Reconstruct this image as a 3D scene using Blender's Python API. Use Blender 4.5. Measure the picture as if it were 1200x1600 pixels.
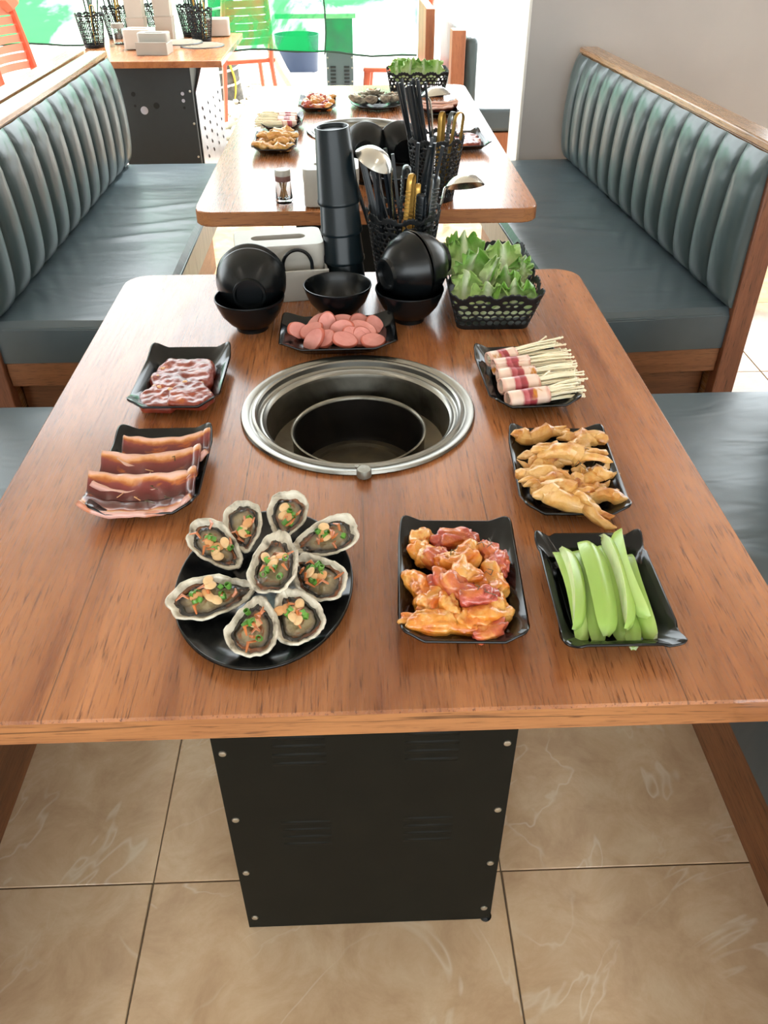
import bpy, bmesh, math, random
from mathutils import Vector, Matrix, Quaternion, noise
for o in list(bpy.data.objects): bpy.data.objects.remove(o)
sc = bpy.context.scene
COL = sc.collection
R = math.radians
PI = math.pi
# ---------------------------------------------------------------- camera
CAM_H, PITCH, YAW, ROLL, FPX = 1.3406, 0.6482, 0.0330, -0.0037, 1271.97
cd = bpy.data.cameras.new('camera'); cam = bpy.data.objects.new('camera', cd); COL.objects.link(cam)
cd.sensor_fit = 'VERTICAL'; cd.sensor_height = 24.0; cd.lens = 24.0 * FPX / 1600.0
cd.clip_start = 0.02; cd.clip_end = 200
_f0 = Vector((math.sin(YAW), math.cos(YAW), 0)); _r = Vector((math.cos(YAW), -math.sin(YAW), 0)); _u = Vector((0, 0, 1))
_f = _f0 * math.cos(PITCH) - _u * math.sin(PITCH); _up = _f0 * math.sin(PITCH) + _u * math.cos(PITCH)
_r2 = _r * math.cos(ROLL) + _up * math.sin(ROLL); _u2 = -_r * math.sin(ROLL) + _up * math.cos(ROLL)
cam.matrix_world = Matrix(((_r2.x, _u2.x, -_f.x, 0), (_r2.y, _u2.y, -_f.y, 0), (_r2.z, _u2.z, -_f.z, CAM_H), (0, 0, 0, 1)))
sc.camera = cam
# ---------------------------------------------------------------- sky, sun, exposure
w = bpy.data.worlds.new('world'); sc.world = w; w.use_nodes = True
bg = w.node_tree.nodes['Background']; bg.inputs[0].default_value = (0.90, 0.97, 1.0, 1); bg.inputs[1].default_value = 10.0
sl = bpy.data.lights.new('sun', 'SUN'); sl.energy = 9.0; sl.angle = R(1.5); sl.color = (1, .96, .9)
sun = bpy.data.objects.new('sun', sl); COL.objects.link(sun)
sun.rotation_euler = Vector((-0.25, -0.55, -1.0)).to_track_quat('-Z', 'Y').to_euler()
sc.view_settings.view_transform = 'Standard'; sc.view_settings.look = 'None'
sc.view_settings.gamma = 1.0; sc.view_settings.use_curve_mapping = False
sc.view_settings.exposure = -0.55
# ---------------------------------------------------------------- helpers
def lin(c): return c / 12.92 if c <= .04045 else ((c + .055) / 1.055) ** 2.4
def hx(s):
    s = s.lstrip('#'); return tuple(lin(int(s[i:i + 2], 16) / 255) for i in (0, 2, 4)) + (1,)
def tag(o, label=None, cat=None, group=None, kind=None):
    if label: o['label'] = label
    if cat: o['category'] = cat
    if group: o['group'] = group
    if kind: o['kind'] = kind
    return o
def thing(name, label, cat, loc=(0, 0, 0), rz=0, group=None):
    o = bpy.data.objects.new(name, None); o.empty_display_size = .02; COL.objects.link(o)
    o.location = loc; o.rotation_euler = (0, 0, rz); return tag(o, label, cat, group)
class MB:
    def __init__(s): s.v = []; s.f = []; s.m = []; s.uv = {}
    def add(s, V, F, M=None, mi=0, uv=None):
        b = len(s.v)
        for v in V: s.v.append(tuple(M @ Vector(v)) if M else tuple(v))
        for f in F: s.f.append([b + i for i in f]); s.m.append(mi)
        if uv:
            for i, t in enumerate(uv): s.uv[b + i] = t
        return s
    def box(s, x0, x1, y0, y1, z0, z1, mi=0, M=None):
        V = [(x0, y0, z0), (x1, y0, z0), (x1, y1, z0), (x0, y1, z0), (x0, y0, z1), (x1, y0, z1), (x1, y1, z1), (x0, y1, z1)]
        F = [(3, 2, 1, 0), (4, 5, 6, 7), (0, 1, 5, 4), (1, 2, 6, 5), (2, 3, 7, 6), (3, 0, 4, 7)]
        return s.add(V, F, M, mi)
    def lathe(s, prof, n=32, mi=0, M=None, close=False, sx=1, sy=1):
        V = []; F = []
        for r, z in prof:
            for k in range(n):
                a = 2 * PI * k / n; V.append((r * math.cos(a) * sx, r * math.sin(a) * sy, z))
        for i in range(len(prof) - 1):
            for k in range(n):
                k2 = (k + 1) % n; F.append((i * n + k, i * n + k2, (i + 1) * n + k2, (i + 1) * n + k))
        if close:
            if prof[0][0] > 1e-6: F.append(tuple(reversed(range(n))))
            if prof[-1][0] > 1e-6: F.append(tuple((len(prof) - 1) * n + k for k in range(n)))
        return s.add(V, F, M, mi)
    def tube(s, pts, r, n=8, mi=0, M=None, flat=1.0, cap=True, up=None):
        pts = [Vector(p) for p in pts]; rs = r if isinstance(r, (list, tuple)) else [r] * len(pts)
        V = []; F = []; prev = None
        for i, p in enumerate(pts):
            t = (pts[min(i + 1, len(pts) - 1)] - pts[max(i - 1, 0)]).normalized()
            if prev is None:
                a = Vector(up) if up else (Vector((0, 0, 1)) if abs(t.z) < .9 else Vector((1, 0, 0)))
                x = t.cross(a).normalized()
            else:
                x = (prev - t * prev.dot(t)).normalized()
            prev = x; y = t.cross(x)
            for k in range(n):
                a = 2 * PI * k / n; V.append(p + (x * math.cos(a) + y * math.sin(a) * flat) * rs[i])
        for i in range(len(pts) - 1):
            for k in range(n):
                k2 = (k + 1) % n; F.append((i * n + k, i * n + k2, (i + 1) * n + k2, (i + 1) * n + k))
        if cap: F.append(tuple(reversed(range(n)))); F.append(tuple((len(pts) - 1) * n + k for k in range(n)))
        return s.add(V, F, M, mi)
    def grid(s, nu, nv, fn, mi=0, M=None, wrap=False):
        V = []; F = []; U = []
        for j in range(nv + 1):
            for i in range(nu + (0 if wrap else 1)):
                V.append(fn(i / nu, j / nv)); U.append((i / nu, j / nv))
        W = nu if wrap else nu + 1
        for j in range(nv):
            for i in range(nu):
                i2 = (i + 1) % W; F.append((j * W + i, j * W + i2, (j + 1) * W + i2, (j + 1) * W + i))
        return s.add(V, F, M, mi, U)
    def mesh(s, name, mats, smooth=True):
        me = bpy.data.meshes.new(name); me.from_pydata(s.v, [], s.f)
        for m in (mats if isinstance(mats, (list, tuple)) else [mats]): me.materials.append(m)
        me.polygons.foreach_set('material_index', s.m)
        if s.uv:
            ul = me.uv_layers.new(name='uv')
            for l in me.loops: ul.data[l.index].uv = s.uv.get(l.vertex_index, (0, 0))
        me.polygons.foreach_set('use_smooth', [smooth] * len(me.polygons))
        me.validate(); me.update()
        bm = bmesh.new(); bm.from_mesh(me)
        bmesh.ops.recalc_face_normals(bm, faces=bm.faces) if not getattr(s, 'open', False) else None
        bm.to_mesh(me); bm.free()
        if smooth: me.set_sharp_from_angle(angle=R(40))
        return me
    def build(s, name, mats, parent=None, smooth=True, loc=None, rot=None):
        o = bpy.data.objects.new(name, s.mesh(name, mats, smooth)); COL.objects.link(o)
        if parent: o.parent = parent
        if loc: o.location = loc
        if rot: o.rotation_euler = rot
        return o
def inst(name, me, parent=None, loc=(0, 0, 0), rot=(0, 0, 0), scale=None):
    o = bpy.data.objects.new(name, me); COL.objects.link(o); o.parent = parent; o.location = loc; o.rotation_euler = rot
    if scale: o.scale = scale
    return o
def solid(o, t, off=-1.0, mo=0, rim=0):
    m = o.modifiers.new('thickness', 'SOLIDIFY'); m.thickness = t; m.offset = off; m.material_offset = mo; m.material_offset_rim = rim; return o
def bevel(o, wd, seg=2):
    m = o.modifiers.new('bevel', 'BEVEL'); m.width = wd; m.segments = seg; m.limit_method = 'ANGLE'; m.angle_limit = R(40)
    return o
def copy_tree(o, parent=None):
    c = o.copy(); COL.objects.link(c); c.parent = parent
    for ch in o.children: copy_tree(ch, c)
    return c
def aim(o, p0, p1, roll=0):
    d = (Vector(p1) - Vector(p0)); o.location = p0
    q = d.to_track_quat('Z', 'Y') @ Quaternion((0, 0, 1), roll); o.rotation_euler = q.to_euler(); return o
def bbox(name, x0, x1, y0, y1, z0, z1, mat, parent=None, bv=.004, seg=2):
    return bevel(MB().box(x0, x1, y0, y1, z0, z1).build(name, mat, parent), bv, seg)
def nz(p, sc_=1.0, seed=0.0): return noise.noise(Vector(p) * sc_ + Vector((seed * 7.31, seed * 3.17, seed * 1.93)))
# ---------------------------------------------------------------- materials
def newmat(name):
    m = bpy.data.materials.new(name); m.use_nodes = True; nt = m.node_tree; b = nt.nodes['Principled BSDF']; return m, nt, b
def N(nt, t, **kw):
    n = nt.nodes.new(t)
    for k, v in kw.items(): setattr(n, k, v)
    return n
def coords(nt, stretch=(1, 1, 1), src='Object', rnd=False):
    tc = N(nt, 'ShaderNodeTexCoord'); mp = N(nt, 'ShaderNodeMapping'); mp.inputs['Scale'].default_value = stretch
    nt.links.new(tc.outputs[src], mp.inputs['Vector'])
    if rnd:
        oi = N(nt, 'ShaderNodeObjectInfo'); ml = N(nt, 'ShaderNodeMath', operation='MULTIPLY'); ml.inputs[1].default_value = 37.0
        nt.links.new(oi.outputs['Random'], ml.inputs[0]); cb = N(nt, 'ShaderNodeCombineXYZ')
        nt.links.new(ml.outputs[0], cb.inputs[0]); nt.links.new(ml.outputs[0], cb.inputs[1]); nt.links.new(cb.outputs[0], mp.inputs['Location'])
    return mp.outputs[0]
def ramp(nt, fac, stops, interp='LINEAR'):
    r = N(nt, 'ShaderNodeValToRGB'); e = r.color_ramp.elements; r.color_ramp.interpolation = interp
    while len(e) < len(stops): e.new(.5)
    for i, (p, c) in enumerate(stops): e[i].position = p; e[i].color = c
    nt.links.new(fac, r.inputs[0]); return r.outputs[0]
def nse(nt, vec, scale, detail=4, rough=.55, dist=0.0):
    n = N(nt, 'ShaderNodeTexNoise'); n.inputs['Scale'].default_value = scale; n.inputs['Detail'].default_value = detail
    n.inputs['Roughness'].default_value = rough; n.inputs['Distortion'].default_value = dist
    nt.links.new(vec, n.inputs['Vector']); return n.outputs['Fac']
def mixc(nt, fac, a, b, mode='MIX'):
    m = N(nt, 'ShaderNodeMix', data_type='RGBA', blend_type=mode)
    for i, v in ((0, fac), (6, a), (7, b)):
        if hasattr(v, 'is_output'): nt.links.new(v, m.inputs[i])
        else: m.inputs[i].default_value = v
    return m.outputs[2]
def addbump(nt, b, h, strength, dist=.002):
    bp = N(nt, 'ShaderNodeBump'); bp.inputs['Strength'].default_value = strength; bp.inputs['Distance'].default_value = dist
    nt.links.new(h, bp.inputs['Height']); nt.links.new(bp.outputs[0], b.inputs['Normal'])
def setp(b, rough=.5, metal=0, spec=.5, coat=0, sss=0, trans=0, ior=None, coatr=.1):
    b.inputs['Roughness'].default_value = rough; b.inputs['Metallic'].default_value = metal
    b.inputs['Specular IOR Level'].default_value = spec; b.inputs['Coat Weight'].default_value = coat; b.inputs['Coat Roughness'].default_value = coatr
    b.inputs['Subsurface Weight'].default_value = sss
    if sss: b.inputs['Subsurface Radius'].default_value = (.006, .003, .002); b.inputs['Subsurface Scale'].default_value = 1.0
    b.inputs['Transmission Weight'].default_value = trans
    if ior: b.inputs['IOR'].default_value = ior
def plain(name, c, rough=.5, var=0.0, vs=30, bump=0, bs=200, stretch=(1, 1, 1), bd=.001, **kw):
    m, nt, b = newmat(name); setp(b, rough, **kw); col = hx(c)
    b.inputs['Base Color'].default_value = col
    if var or bump: vec = coords(nt, stretch)
    if var:
        f = nse(nt, vec, vs); d = tuple(x * (1 - var) for x in col[:3]) + (1,); l = tuple(min(1, x * (1 + var)) for x in col[:3]) + (1,)
        nt.links.new(ramp(nt, f, [(.3, d), (.7, l)]), b.inputs['Base Color'])
    if bump: addbump(nt, b, nse(nt, vec, bs, 3), bump, bd)
    return m
def multi(name, stops, scale=40, rough=.4, bump=.3, bs=120, bd=.002, src='Object', dist=.5, stretch=(1, 1, 1), rnd=True, detail=4, **kw):
    m, nt, b = newmat(name); setp(b, rough, **kw); vec = coords(nt, stretch, src, rnd)
    nt.links.new(ramp(nt, nse(nt, vec, scale, detail, .55, dist), [(p, hx(c)) for p, c in stops]), b.inputs['Base Color'])
    if bump: addbump(nt, b, nse(nt, vec, bs, 4), bump, bd)
    return m
def wood(name, light, mid, dark, axis='y', rough=.32, sc_=1.0, coat=.0, crack=True, spec=.5, planks=0):
    m, nt, b = newmat(name); setp(b, rough, coat=coat, spec=spec, coatr=.09)
    S = lambda k: {'y': (1, k, 1), 'x': (k, 1, 1), 'z': (1, 1, k)}[axis]
    v = coords(nt, S(.035)); v2 = coords(nt, S(.14)); v3 = coords(nt, S(.02))
    base = ramp(nt, nse(nt, v2, 11 * sc_, 6, .62, .7), [(.28, hx(dark)), (.48, hx(mid)), (.74, hx(light))])
    band = ramp(nt, nse(nt, v3, 16 * sc_, 3, .5, .2), [(.35, (.80, .78, .76, 1)), (.65, (1.08, 1.06, 1.05, 1))])
    base = mixc(nt, 1.0, base, band, 'MULTIPLY')
    fine = nse(nt, v, 300 * sc_, 5, .7, .2)
    pores = ramp(nt, nse(nt, coords(nt, S(.05)), 480 * sc_, 3, .6, .1), [(.32, (.9, .9, .9, 1)), (.44, (0, 0, 0, 1))])
    col = mixc(nt, ramp(nt, fine, [(.34, (.5, .5, .5, 1)), (.52, (0, 0, 0, 1))]), base, hx(dark))
    col = mixc(nt, pores, col, tuple(x * .55 for x in hx(dark)[:3]) + (1,))
    if crack:
        ck = nse(nt, v, 34 * sc_, 2, .5, .9)
        msk = ramp(nt, ck, [(.0, (0, 0, 0, 1)), (.489, (0, 0, 0, 1)), (.5, (.75, .75, .75, 1)), (.511, (0, 0, 0, 1))])
        gate = ramp(nt, nse(nt, v2, 4 * sc_, 2), [(.53, (0, 0, 0, 1)), (.60, (1, 1, 1, 1))])
        mm = mixc(nt, 1.0, msk, gate, 'MULTIPLY'); col = mixc(nt, mm, col, hx('#2c170d'))
    if planks:
        tc = N(nt, 'ShaderNodeTexCoord'); sp = N(nt, 'ShaderNodeSeparateXYZ'); nt.links.new(tc.outputs['Object'], sp.inputs[0])
        dv = N(nt, 'ShaderNodeMath', operation='DIVIDE'); nt.links.new(sp.outputs[0], dv.inputs[0]); dv.inputs[1].default_value = planks
        wn = N(nt, 'ShaderNodeMath', operation='FRACT'); nt.links.new(dv.outputs[0], wn.inputs[0])
        ln_ = ramp(nt, wn.outputs[0], [(0, (.8, .8, .8, 1)), (.006, (.7, .7, .7, 1)), (.012, (0, 0, 0, 1))])
        g2 = ramp(nt, nse(nt, coords(nt, (4, 1, 1)), 3.0, 2), [(.46, (0, 0, 0, 1)), (.54, (1, 1, 1, 1))])
        col = mixc(nt, mixc(nt, 1.0, ln_, g2, 'MULTIPLY'), col, hx('#2c170d'))
    nt.links.new(col, b.inputs['Base Color']); addbump(nt, b, fine, .035, .0003)
    nt.links.new(ramp(nt, fine, [(.3, (rough + .09,) * 3 + (1,)), (.6, (rough,) * 3 + (1,))]), b.inputs['Roughness'])
    return m
M_TABLE = wood('oak_laminate', '#bb7d51', '#a4683e', '#743e20', 'y', .23, coat=.15, planks=.147)
M_EDGE = wood('oak_edge', '#b47c4e', '#a26c41', '#824f2e', 'x', .4, crack=True)
M_WOODX = wood('booth_wood_x', '#9c6a45', '#875838', '#663e26', 'x', .4)
M_WOODY = wood('booth_wood_y', '#b08a64', '#9f7850', '#7f5638', 'y', .25, coat=.5)
M_WOODZ = wood('booth_wood_z', '#8f5c40', '#7b4b33', '#5b3523', 'z', .4)
M_PANEL = wood('booth_panel', '#95603a', '#7f4f2f', '#5c361f', 'y', .4)
M_ORW = wood('orange_board', '#b8784f', '#a5653f', '#8a4f30', 'z', .45)
def leather(name, c):
    m, nt, b = newmat(name); setp(b, .31, spec=.5); v = coords(nt)
    f = nse(nt, v, 6, 3); col = hx(c)
    nt.links.new(ramp(nt, f, [(.3, tuple(x * .85 for x in col[:3]) + (1,)), (.7, tuple(x * 1.12 for x in col[:3]) + (1,))]), b.inputs['Base Color'])
    b1 = N(nt, 'ShaderNodeBump'); b1.inputs['Strength'].default_value = .12; b1.inputs['Distance'].default_value = .0006
    nt.links.new(nse(nt, v, 420, 2), b1.inputs['Height'])
    b2 = N(nt, 'ShaderNodeBump'); b2.inputs['Strength'].default_value = .25; b2.inputs['Distance'].default_value = .012
    nt.links.new(nse(nt, coords(nt, (1.0, 2.6, 1)), 4.5, 2, .5, .6), b2.inputs['Height']); nt.links.new(b1.outputs[0], b2.inputs['Normal']); nt.links.new(b2.outputs[0], b.inputs['Normal'])
    return m
M_LEA = leather('grey_green_leather', '#475359')
M_LEA2 = leather('grey_leather_back', '#414d4e')
M_BLACK = plain('black_melamine', '#090c0e', .27, spec=.32)
M_PLATE = plain('black_plate', '#08090b', .16, spec=.38)
M_BASK = plain('black_basket', '#121416', .5, bump=.1, bs=300, spec=.35)
M_CUP = plain('black_cup', '#0a151a', .3, spec=.3)
M_STICK = plain('black_chopstick', '#10161b', .35)
M_PED = plain('black_powder_coat', '#15140f', .55, var=.12, vs=20, bump=.08, bs=900, spec=.12)
M_PED2 = plain('dark_panel', '#1b2226', .5, var=.1)
M_SCREW = plain('zinc_screw', '#c4c2b8', .35, metal=1)
M_SLOT = plain('vent_slot', '#070706', .8)
def steel(name, c, rough, stretch=(1, 1, 1), bs=90, bump=.04):
    return plain(name, c, rough, var=.08, vs=14, bump=bump, bs=bs, stretch=stretch, metal=1)
M_STEEL = steel('brushed_steel', '#93918b', .29)
M_STEEL2 = multi('stained_steel', [(.3, '#5c584f'), (.6, '#8d897f'), (.8, '#6a563c')], 12, .32, .05, 60, .001, metal=1, rnd=False)
M_POT = multi('burnt_steel', [(.3, '#4a443a'), (.55, '#6a6254'), (.75, '#7a6c58')], 14, .42, .1, 80, .001, metal=.85, rnd=False)
M_POTIN = multi('sooty_steel', [(.3, '#120f0c'), (.6, '#1e1915'), (.8, '#2c241b')], 22, .5, .1, 60, .001, metal=.6, rnd=False)
M_KNOB = plain('cast_knob', '#8f8d84', .5, metal=.8, bump=.3, bs=300)
M_SPOON = plain('ladle_steel', '#d4d2cc', .22, metal=1)
M_GOLD = plain('brass_tongs', '#b8924a', .34, metal=.7)
M_DKST = plain('dark_steel', '#6d7275', .35, metal=.9)
M_WHITEP = plain('white_plastic', '#a29d94', .4, var=.04, vs=8)
M_CREAM = plain('cream_plastic', '#bfb4a8', .45, var=.04, vs=8)
M_TISSUE = plain('tissue_paper', '#e8e4da', .9)
M_CARD = plain('box_inside', '#8a7150', .8)
M_ORANGE = plain('orange_plastic', '#d8674a', .45, var=.08, vs=9)
M_PINKCH = plain('pale_orange_plastic', '#d58a70', .45, var=.08, vs=9)  # paler orange for the slats and top rail of one chair
M_WALL = plain('grey_plaster', '#a9a4a1', .75, var=.05, vs=3, bump=.06, bs=60)
M_WALLE = plain('white_plaster', '#d8d5d0', .75, var=.03, vs=4)
M_CEIL = plain('ceiling_paint', '#dedad2', .85)
M_CONC = plain('pale_concrete', '#cfc9bd', .8, var=.12, vs=6, bump=.2, bs=40)
M_GROUND = plain('sunlit_paving', '#d6d0c4', .8, var=.08, vs=2)
M_STONE = multi('pebble', [(.3, '#a79c88'), (.6, '#d2cab9'), (.8, '#8c8371')], 14, .8, .2)
M_BARK = multi('bark', [(.3, '#3c3a34'), (.6, '#5c5850'), (.8, '#746c5e')], 20, .85, .6, 40, .01)
M_WIREW = plain('white_wire', '#e6e6e0', .4)
M_WIREY = plain('yellow_wire', '#d9b23c', .4)
M_POLE = plain('pale_pole', '#b6aa94', .7, var=.1)
M_BLUE = plain('blue_tub', '#1c2c48', .5)
M_CABGREY = plain('grey_cabinet', '#5d6a72', .5)
M_SHINY = steel('stainless_sheet', '#c9c9d4', .3, bs=20)
M_GROUT = plain('grout', '#6f5f4c', .9)
M_GREENLEAF = multi('leafy', [(.3, '#2f5a2c'), (.6, '#4d7f3b'), (.8, '#6d9a4c')], 8, .6, 0)
def m_tile(name, c0, c1, c2):
    m, nt, b = newmat(name); setp(b, .14, spec=.5); v = coords(nt, (1, 1, 1), 'Object', True)
    base = ramp(nt, nse(nt, v, 9, 8, .68, .5), [(.34, hx(c0)), (.5, hx(c1)), (.68, hx(c2))])
    vo = nse(nt, v, 2.1, 4, .6, 1.6)
    vein = ramp(nt, vo, [(.0, (0, 0, 0, 1)), (.490, (0, 0, 0, 1)), (.5, (.5, .5, .5, 1)), (.512, (0, 0, 0, 1))])
    g = ramp(nt, nse(nt, v, 4.3, 2), [(.42, (0, 0, 0, 1)), (.62, (1, 1, 1, 1))])
    col = mixc(nt, mixc(nt, 1.0, vein, g, 'MULTIPLY'), base, hx('#e6dac4'))
    nt.links.new(col, b.inputs['Base Color']); return m
M_TILE = m_tile('beige_marble_tile', '#bf9f7e', '#cdae8c', '#d9bf9f')
def m_net():
    m, nt, b = newmat('green_net'); nt.nodes.remove(b); out = nt.nodes['Material Output']
    d = N(nt, 'ShaderNodeBsdfTranslucent'); d.inputs[0].default_value = hx('#157f45'); df = N(nt, 'ShaderNodeBsdfDiffuse'); df.inputs[0].default_value = hx('#1fae5c')
    t = N(nt, 'ShaderNodeBsdfTransparent'); t.inputs[0].default_value = (.72, 1, .84, 1)
    a = N(nt, 'ShaderNodeMixShader'); a.inputs[0].default_value = .4; nt.links.new(d.outputs[0], a.inputs[1]); nt.links.new(df.outputs[0], a.inputs[2])
    fac = ramp(nt, nse(nt, coords(nt), 1.7, 5, .6, .8), [(.40, (.22, .22, .22, 1)), (.48, (.5, .5, .5, 1)), (.56, (.93, .93, .93, 1))])
    mx = N(nt, 'ShaderNodeMixShader'); nt.links.new(fac, mx.inputs[0]); nt.links.new(t.outputs[0], mx.inputs[1]); nt.links.new(a.outputs[0], mx.inputs[2])
    nt.links.new(mx.outputs[0], out.inputs[0]); return m
M_NET = m_net()
M_CORD = plain('dark_cord', '#1d3a2c', .7)
def m_glass():
    m, nt, b = newmat('clear_glass'); setp(b, .02, trans=1.0, ior=1.45); b.inputs['Base Color'].default_value = (.97, 1, 1, 1); return m
M_GLASS = m_glass()
M_TOOTH = plain('toothpick_wood', '#b88c5a', .7, var=.2, vs=200, stretch=(1, 1, .05))
def m_emit(c, s):
    m, nt, b = newmat('lamp_tube'); b.inputs['Emission Color'].default_value = hx(c); b.inputs['Emission Strength'].default_value = s; return m
M_TUBE = m_emit('#fff4e4', 30.0)
# food
M_CHK = multi('marinated_chicken', [(.25, '#a83e22'), (.38, '#c96a1e'), (.5, '#d98c36'), (.6, '#dda65a'), (.7, '#c8641e'), (.82, '#b04a30')], 38, .26, .5, 130, .004, sss=.08, coat=.45)
M_CHKP = multi('pink_chicken', [(.28, '#9c3428'), (.45, '#b65040'), (.58, '#c4682e'), (.7, '#d89450'), (.85, '#b9503a')], 34, .25, .5, 130, .004, sss=.08, coat=.5)
M_FEET = multi('marinated_skin', [(.28, '#a0561c'), (.40, '#c4853c'), (.52, '#d6a45e'), (.64, '#dcb074'), (.76, '#b8702a')], 42, .33, .5, 160, .003, sss=.08, coat=.25)
M_BEEF = multi('marinated_beef', [(.25, '#501610'), (.45, '#78281a'), (.6, '#8f3c26'), (.72, '#b4662e'), (.85, '#5c1e14')], 26, .3, .3, 110, .004, coat=.15)
M_FAT = plain('fat_bit', '#d9a777', .35, coat=.3)
M_SAUS = multi('sausage_cut', [(.3, '#c97f76'), (.7, '#d8948a')], 40, .5, .1, 300, .0005, sss=.1)
M_SAUSK = plain('sausage_skin', '#bb5f4c', .42)
M_CUC = multi('cucumber_flesh', [(.3, '#7f9f42'), (.55, '#9cba5e'), (.75, '#bccd88')], 18, .32, .12, 90, .001, sss=.2, stretch=(1, 1, .2))
M_CUCI = multi('cucumber_seed', [(.3, '#c3d592'), (.5, '#d4dfae'), (.7, '#b6cb7c')], 60, .35, .25, 200, .001, sss=.2, stretch=(1, 1, .4))
M_ENO = plain('enoki_white', '#f0e3c6', .5, var=.05, vs=40, sss=.2)
def uvramp(name, stops, axis=1, rough=.35, wob=.12, wsc=5, coat=.3, bump=.2, over=None, sss=.1, bs=60, bd=.0015):
    m, nt, b = newmat(name); setp(b, rough, coat=coat, sss=sss)
    tc = N(nt, 'ShaderNodeTexCoord'); sp = N(nt, 'ShaderNodeSeparateXYZ'); nt.links.new(tc.outputs['UV'], sp.inputs[0])
    v = coords(nt, (1, 1, 1), 'UV', True); f = nse(nt, v, wsc, 4)
    ma = N(nt, 'ShaderNodeMath', operation='MULTIPLY_ADD'); nt.links.new(f, ma.inputs[0]); ma.inputs[1].default_value = wob * 2
    sb = N(nt, 'ShaderNodeMath', operation='SUBTRACT'); nt.links.new(sp.outputs[axis], sb.inputs[0]); sb.inputs[1].default_value = wob
    nt.links.new(sb.outputs[0], ma.inputs[2])
    col = ramp(nt, ma.outputs[0], [(p, hx(c)) for p, c in stops])
    if over:
        oc, lo, hi, osc = over
        col = mixc(nt, ramp(nt, nse(nt, v, osc, 3), [(lo, (0, 0, 0, 1)), (hi, (1, 1, 1, 1))]), col, hx(oc))
    nt.links.new(col, b.inputs['Base Color'])
    if bump: addbump(nt, b, nse(nt, coords(nt), bs, 4), bump, bd)
    return m
M_PORK = uvramp('pork_belly', [(.0, '#cf9f94'), (.06, '#dcb3a0'), (.11, '#dba468'), (.17, '#b05a1c'), (.24, '#5e1f14'), (.5, '#431310'), (.64, '#5c1d1a'), (.84, '#7e3430'), (.89, '#a85e28'), (.93, '#d69a68'), (.96, '#dfb09c'), (1, '#e2b8aa')], 1, .28, .12, 3.4, .28, .3, over=('#b8621a', .6, .70, 3.0))
M_BACON = uvramp('bacon', [(.0, '#d9a794'), (.1, '#e6cdbd'), (.3, '#e2c3b4'), (.36, '#a84048'), (.46, '#c0626a'), (.5, '#8f2f38'), (.64, '#a63c44'), (.68, '#e3c2b0'), (.9, '#e7ccbc'), (1, '#d69c88')], 0, .35, .09, 4, .2, .2, over=('#c07a22', .62, .70, 3.0))
M_SHELLI = multi('shell_pearl', [(.30, '#5a5348'), (.40, '#a89e8c'), (.55, '#cfc6b4'), (.75, '#e2dccc')], 60, .35, .2, 100, .002)
M_SHELLO = multi('shell_rough', [(.3, '#4a443c'), (.5, '#9a907e'), (.68, '#c9bfa9'), (.85, '#5d564c')], 60, .8, .8, 120, .004)
M_OMEAT = uvramp('oyster_meat', [(.0, '#8a7350'), (.35, '#9a8a68'), (.55, '#857558'), (.66, '#5c5040'), (.74, '#1a1613'), (.9, '#24201c'), (.97, '#8a8476'), (1, '#b0a898')], 1, .15, .10, 6, .6, .6, over=('#7e4520', .54, .66, 3.5), bs=120, bd=.003)
M_NUT = plain('peanut', '#deb684', .45, var=.1, vs=60)
M_NUT2 = plain('toasted_peanut', '#cf9660', .45, var=.1, vs=60)
M_SCAL = multi('scallion', [(.3, '#3f6f22'), (.6, '#5f9436'), (.8, '#94b86c')], 60, .35, .1)
M_SHAL = plain('fried_shallot', '#b5642c', .35, var=.25, vs=80, coat=.3)
M_HERB = plain('herb', '#4d4526', .6)
def m_leaf(name, rib, mid, edge):
    m, nt, b = newmat(name); setp(b, .38, coat=.15)
    tc = N(nt, 'ShaderNodeTexCoord'); sp = N(nt, 'ShaderNodeSeparateXYZ'); nt.links.new(tc.outputs['UV'], sp.inputs[0])
    v = coords(nt, (1, 1, 1), 'UV', True)
    ma = N(nt, 'ShaderNodeMath', operation='MULTIPLY_ADD'); nt.links.new(nse(nt, v, 6, 5), ma.inputs[0]); ma.inputs[1].default_value = .5
    sb = N(nt, 'ShaderNodeMath', operation='SUBTRACT'); nt.links.new(sp.outputs[1], sb.inputs[0]); sb.inputs[1].default_value = .25; nt.links.new(sb.outputs[0], ma.inputs[2])
    col = ramp(nt, ma.outputs[0], [(.05, hx(rib)), (.45, hx(mid)), (.85, hx(edge))])
    ax = N(nt, 'ShaderNodeMath', operation='SUBTRACT'); nt.links.new(sp.outputs[0], ax.inputs[0]); ax.inputs[1].default_value = .5
    ab = N(nt, 'ShaderNodeMath', operation='ABSOLUTE'); nt.links.new(ax.outputs[0], ab.inputs[0])
    col = mixc(nt, ramp(nt, ab.outputs[0], [(.02, (.9, .9, .9, 1)), (.1, (0, 0, 0, 1))]), col, hx(rib))
    nt.links.new(col, b.inputs['Base Color']); addbump(nt, b, nse(nt, v, 14, 5), .6, .003)
    b.inputs['Subsurface Weight'].default_value = .0
    tr = N(nt, 'ShaderNodeBsdfTranslucent'); nt.links.new(col, tr.inputs[0]); mx = N(nt, 'ShaderNodeMixShader'); mx.inputs[0].default_value = .3
    nt.links.new(b.outputs[0], mx.inputs[1]); nt.links.new(tr.outputs[0], mx.inputs[2]); nt.links.new(mx.outputs[0], nt.nodes['Material Output'].inputs[0]); return m
M_LEAF = m_leaf('lettuce', '#e2e9c6', '#bcd68c', '#78ab44')
M_LEAFP = m_leaf('pale_lettuce', '#e6ecd0', '#cddaa0', '#a8c873')
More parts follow.
